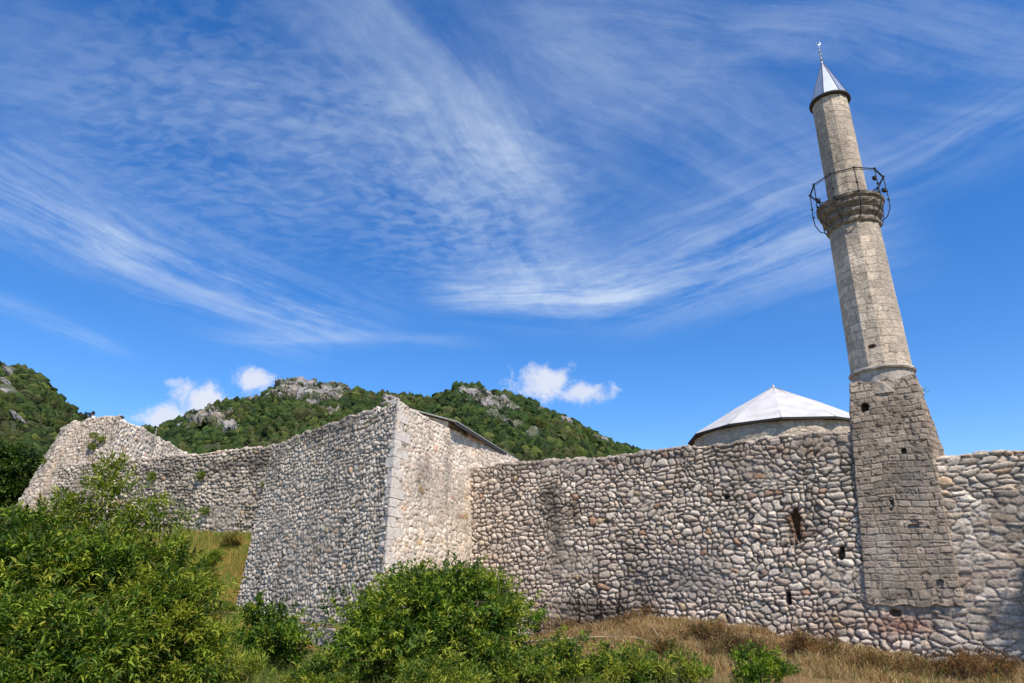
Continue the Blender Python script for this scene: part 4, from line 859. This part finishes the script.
# ------------------------------------------------------------------ small things
def stalk(px, pyb, pyt, Y, lab, seed):
    rs = np.random.RandomState(seed); b_ = at(px, pyb, Y); t_ = at(px+rs.uniform(-2, 2), pyt, Y); b_[2] = min(b_[2], float(ground(b_[0], b_[1]))); mb = MB()
    md = (b_+t_)/2+np.array([rs.uniform(-.05, .05), 0, 0]); mb.tube([b_, md, t_], [.04, .032, .018], 5)
    H = t_[2]-b_[2]
    for q in range(110):
        f = rs.uniform(.25, 1); c = b_+(t_-b_)*f+(md-(b_+t_)/2)*(1-abs(2*f-1)); d = rs.randn(3); d[2] = abs(d[2])*.8; d /= np.linalg.norm(d); l = .16*(1.3-f)
        mb.tube([c, c+d*l], [.012, .03 if q % 2 else .01], 4)
    o = mb.build('dead_stalk', M_DRY); tag(o, lab, 'dead plant', 'dead stalks against the wall'); return o
SK = [(538,650,612,'leftmost short dark dead stalk in front of the wall'),(580,650,592,'dark dead stalk on the left of the group before the wall'),(602,652,600,'thin dead stalk in the middle, just left of the tallest one'),(619,650,585,'tallest dark dead stalk standing against the wall'),(606,683,645,'dead stalk rising through the weeds under the curved pole'),(640,640,618,'short dead stalk where the dry mound begins'),(753,660,628,'dead stalk on the mound below the wall holes'),(768,668,636,'pale leaning dead stalk beside the mound stones')]
for i, (px, b_, t_, lab) in enumerate(SK): stalk(px, b_, t_, (25.6-.0*i if i < 4 or i == 5 else (17 if i == 4 else 21.8)), lab, 200+i)
# curved pole lying over the grass
mb = MB(); pts_ = [at(518,643,21), at(560,639,21), at(600,637,21), at(635,637.5,20.9), at(652,643,20.7), at(664,650,20.5)]
mb.tube(pts_, [.035, .033, .03, .03, .027, .02], 6); o = mb.build('wooden_pole', M_HOSE, smooth=True); tag(o, 'long thin tan pole bent over the dry grass before the wall', 'pole')
mb = MB(); rs = np.random.RandomState(9)
for q in range(46):
    s_ = at(658+rs.uniform(-6, 10), 655+rs.uniform(-6, 12), 20.2+rs.uniform(-.4, .4)); d = rs.randn(3)*np.array([.5, .3, .35]); mb.tube([s_, s_+d*.5, s_+d+np.array([0, 0, rs.uniform(-.2, .1)])], [.012, .009, .004], 4)
o = mb.build('dead_brush', material('bleached_twig', (.42,.34,.27))); tag(o, 'tangle of bleached dead twigs at the tip of the tan pole', 'brushwood')
mb = MB(); pz = [at(196,612,20.5), at(222,612.5,20.5), at(250,614,20.3), at(280,619,20.2), at(310,624,20.), at(345,629,19.8), at(372,634,19.6)]
mb.tube(pz, .025, 6); o = mb.build('rusty_pipe', M_PIPE, smooth=True); tag(o, 'thin rusty pipe running level below the left face of the bastion', 'pipe')
mb = MB(); 
p = at(152, 447, 48); q = at(157, 428, 48); mb.tube([p-np.array([0, 0, .6]), q], [.06, .05], 6); o = mb.build('wooden_post', material('grey_wood', (.25,.22,.19))); tag(o, 'thin leaning grey post behind the far tower parapet', 'post')
# small dark shrub on the tower top
p = at(87.5, 415, 45); shrub('shrub', 'tiny dark shrub growing on the top of the far tower', 'shrub', p-np.array([0, 0, .5]), [(p[0], p[1], p[2]-.05, .2, .2, .15)], 110, 5, .1, .08, .04, [(.03,.035,.02)], 160, stems=1, stemr=.02)
# visitor looking over the tower top
def person(loc, face=0.):
    th = thing('person', loc, 'dark-haired person in a white shirt leaning on the far tower top', 'person')
    V = [(0,0,.92),(0,0,1.15),(0,0,1.38),(0,0,1.50),(0,-.02,1.62),(0,-.02,1.74),(.19,0,1.40),(.30,-.12,1.18),(.16,-.34,1.12),(.10,-.42,1.12),(-.19,0,1.40),(-.30,-.12,1.18),(-.16,-.34,1.12),(-.10,-.42,1.12),(.10,0,.88),(.11,-.02,.48),(.11,.02,.08),(.11,-.14,.04),(-.10,0,.88),(-.11,-.02,.48),(-.11,.02,.08),(-.11,-.14,.04)]
    E = [(0,1),(1,2),(2,3),(3,4),(4,5),(2,6),(6,7),(7,8),(8,9),(2,10),(10,11),(11,12),(12,13),(0,14),(14,15),(15,16),(16,17),(0,18),(18,19),(19,20),(20,21)]
    rad = [.15,.14,.15,.06,.09,.085,.065,.045,.035,.04,.065,.045,.035,.04,.10,.065,.045,.04,.10,.065,.045,.04]
    m = bpy.data.meshes.new('body'); m.from_pydata(V, E, []); o = bpy.data.objects.new('body', m); COL.objects.link(o)
    md = o.modifiers.new('skin', 'SKIN'); sv = m.skin_vertices[0].data
    for i, r_ in enumerate(rad): sv[i].radius = (r_, r_*(.75 if i in (0, 1, 2) else 1))
    sv[0].use_root = True; o.modifiers.new('sub', 'SUBSURF').levels = 1
    m.materials.append(material('skin', (.45, .27, .19), rough=.6)); o.parent = th
    mb = MB(); mb.lathe((0, 0, 0), [(.17, .86), (.185, 1.0), (.18, 1.2), (.21, 1.36), (.13, 1.47), (.07, 1.50)], 14); s_ = mb.build('shirt', material('white_cotton', (.8, .8, .82)), None, True); s_.parent = th
    wm = s_.data.materials[0]
    for sx in (-1, 1):
        mb = MB(); mb.tube([(sx*.17, 0, 1.42), (sx*.25, -.06, 1.29), (sx*.30, -.12, 1.18)], [.085, .075, .065], 8)
        s_ = mb.build('sleeve', wm, None, True); s_.parent = th
    mb = MB(); mb.lathe((0, .01, 0), [(.0, 1.86), (.06, 1.85), (.105, 1.79), (.115, 1.71), (.105, 1.62), (.085, 1.58)], 14); s_ = mb.build('hair', material('dark_hair', (.015, .012, .012)), None, True); s_.parent = th
    mb = MB(); mb.lathe((0, 0, 0), [(.17, .95), (.175, .85), (.17, .80)], 12)
    for sx in (-1, 1): mb.tube([(sx*.10, 0, .86), (sx*.11, -.02, .48), (sx*.11, .02, .10)], [.12, .085, .065], 8)
    s_ = mb.build('trousers', material('dark_denim', (.03, .04, .07)), None, True); s_.parent = th
    th.rotation_euler.z = face; return th
p = at(93, 413.6, 45.6); person((p[0], p[1], p[2]-1.68), R(-10))
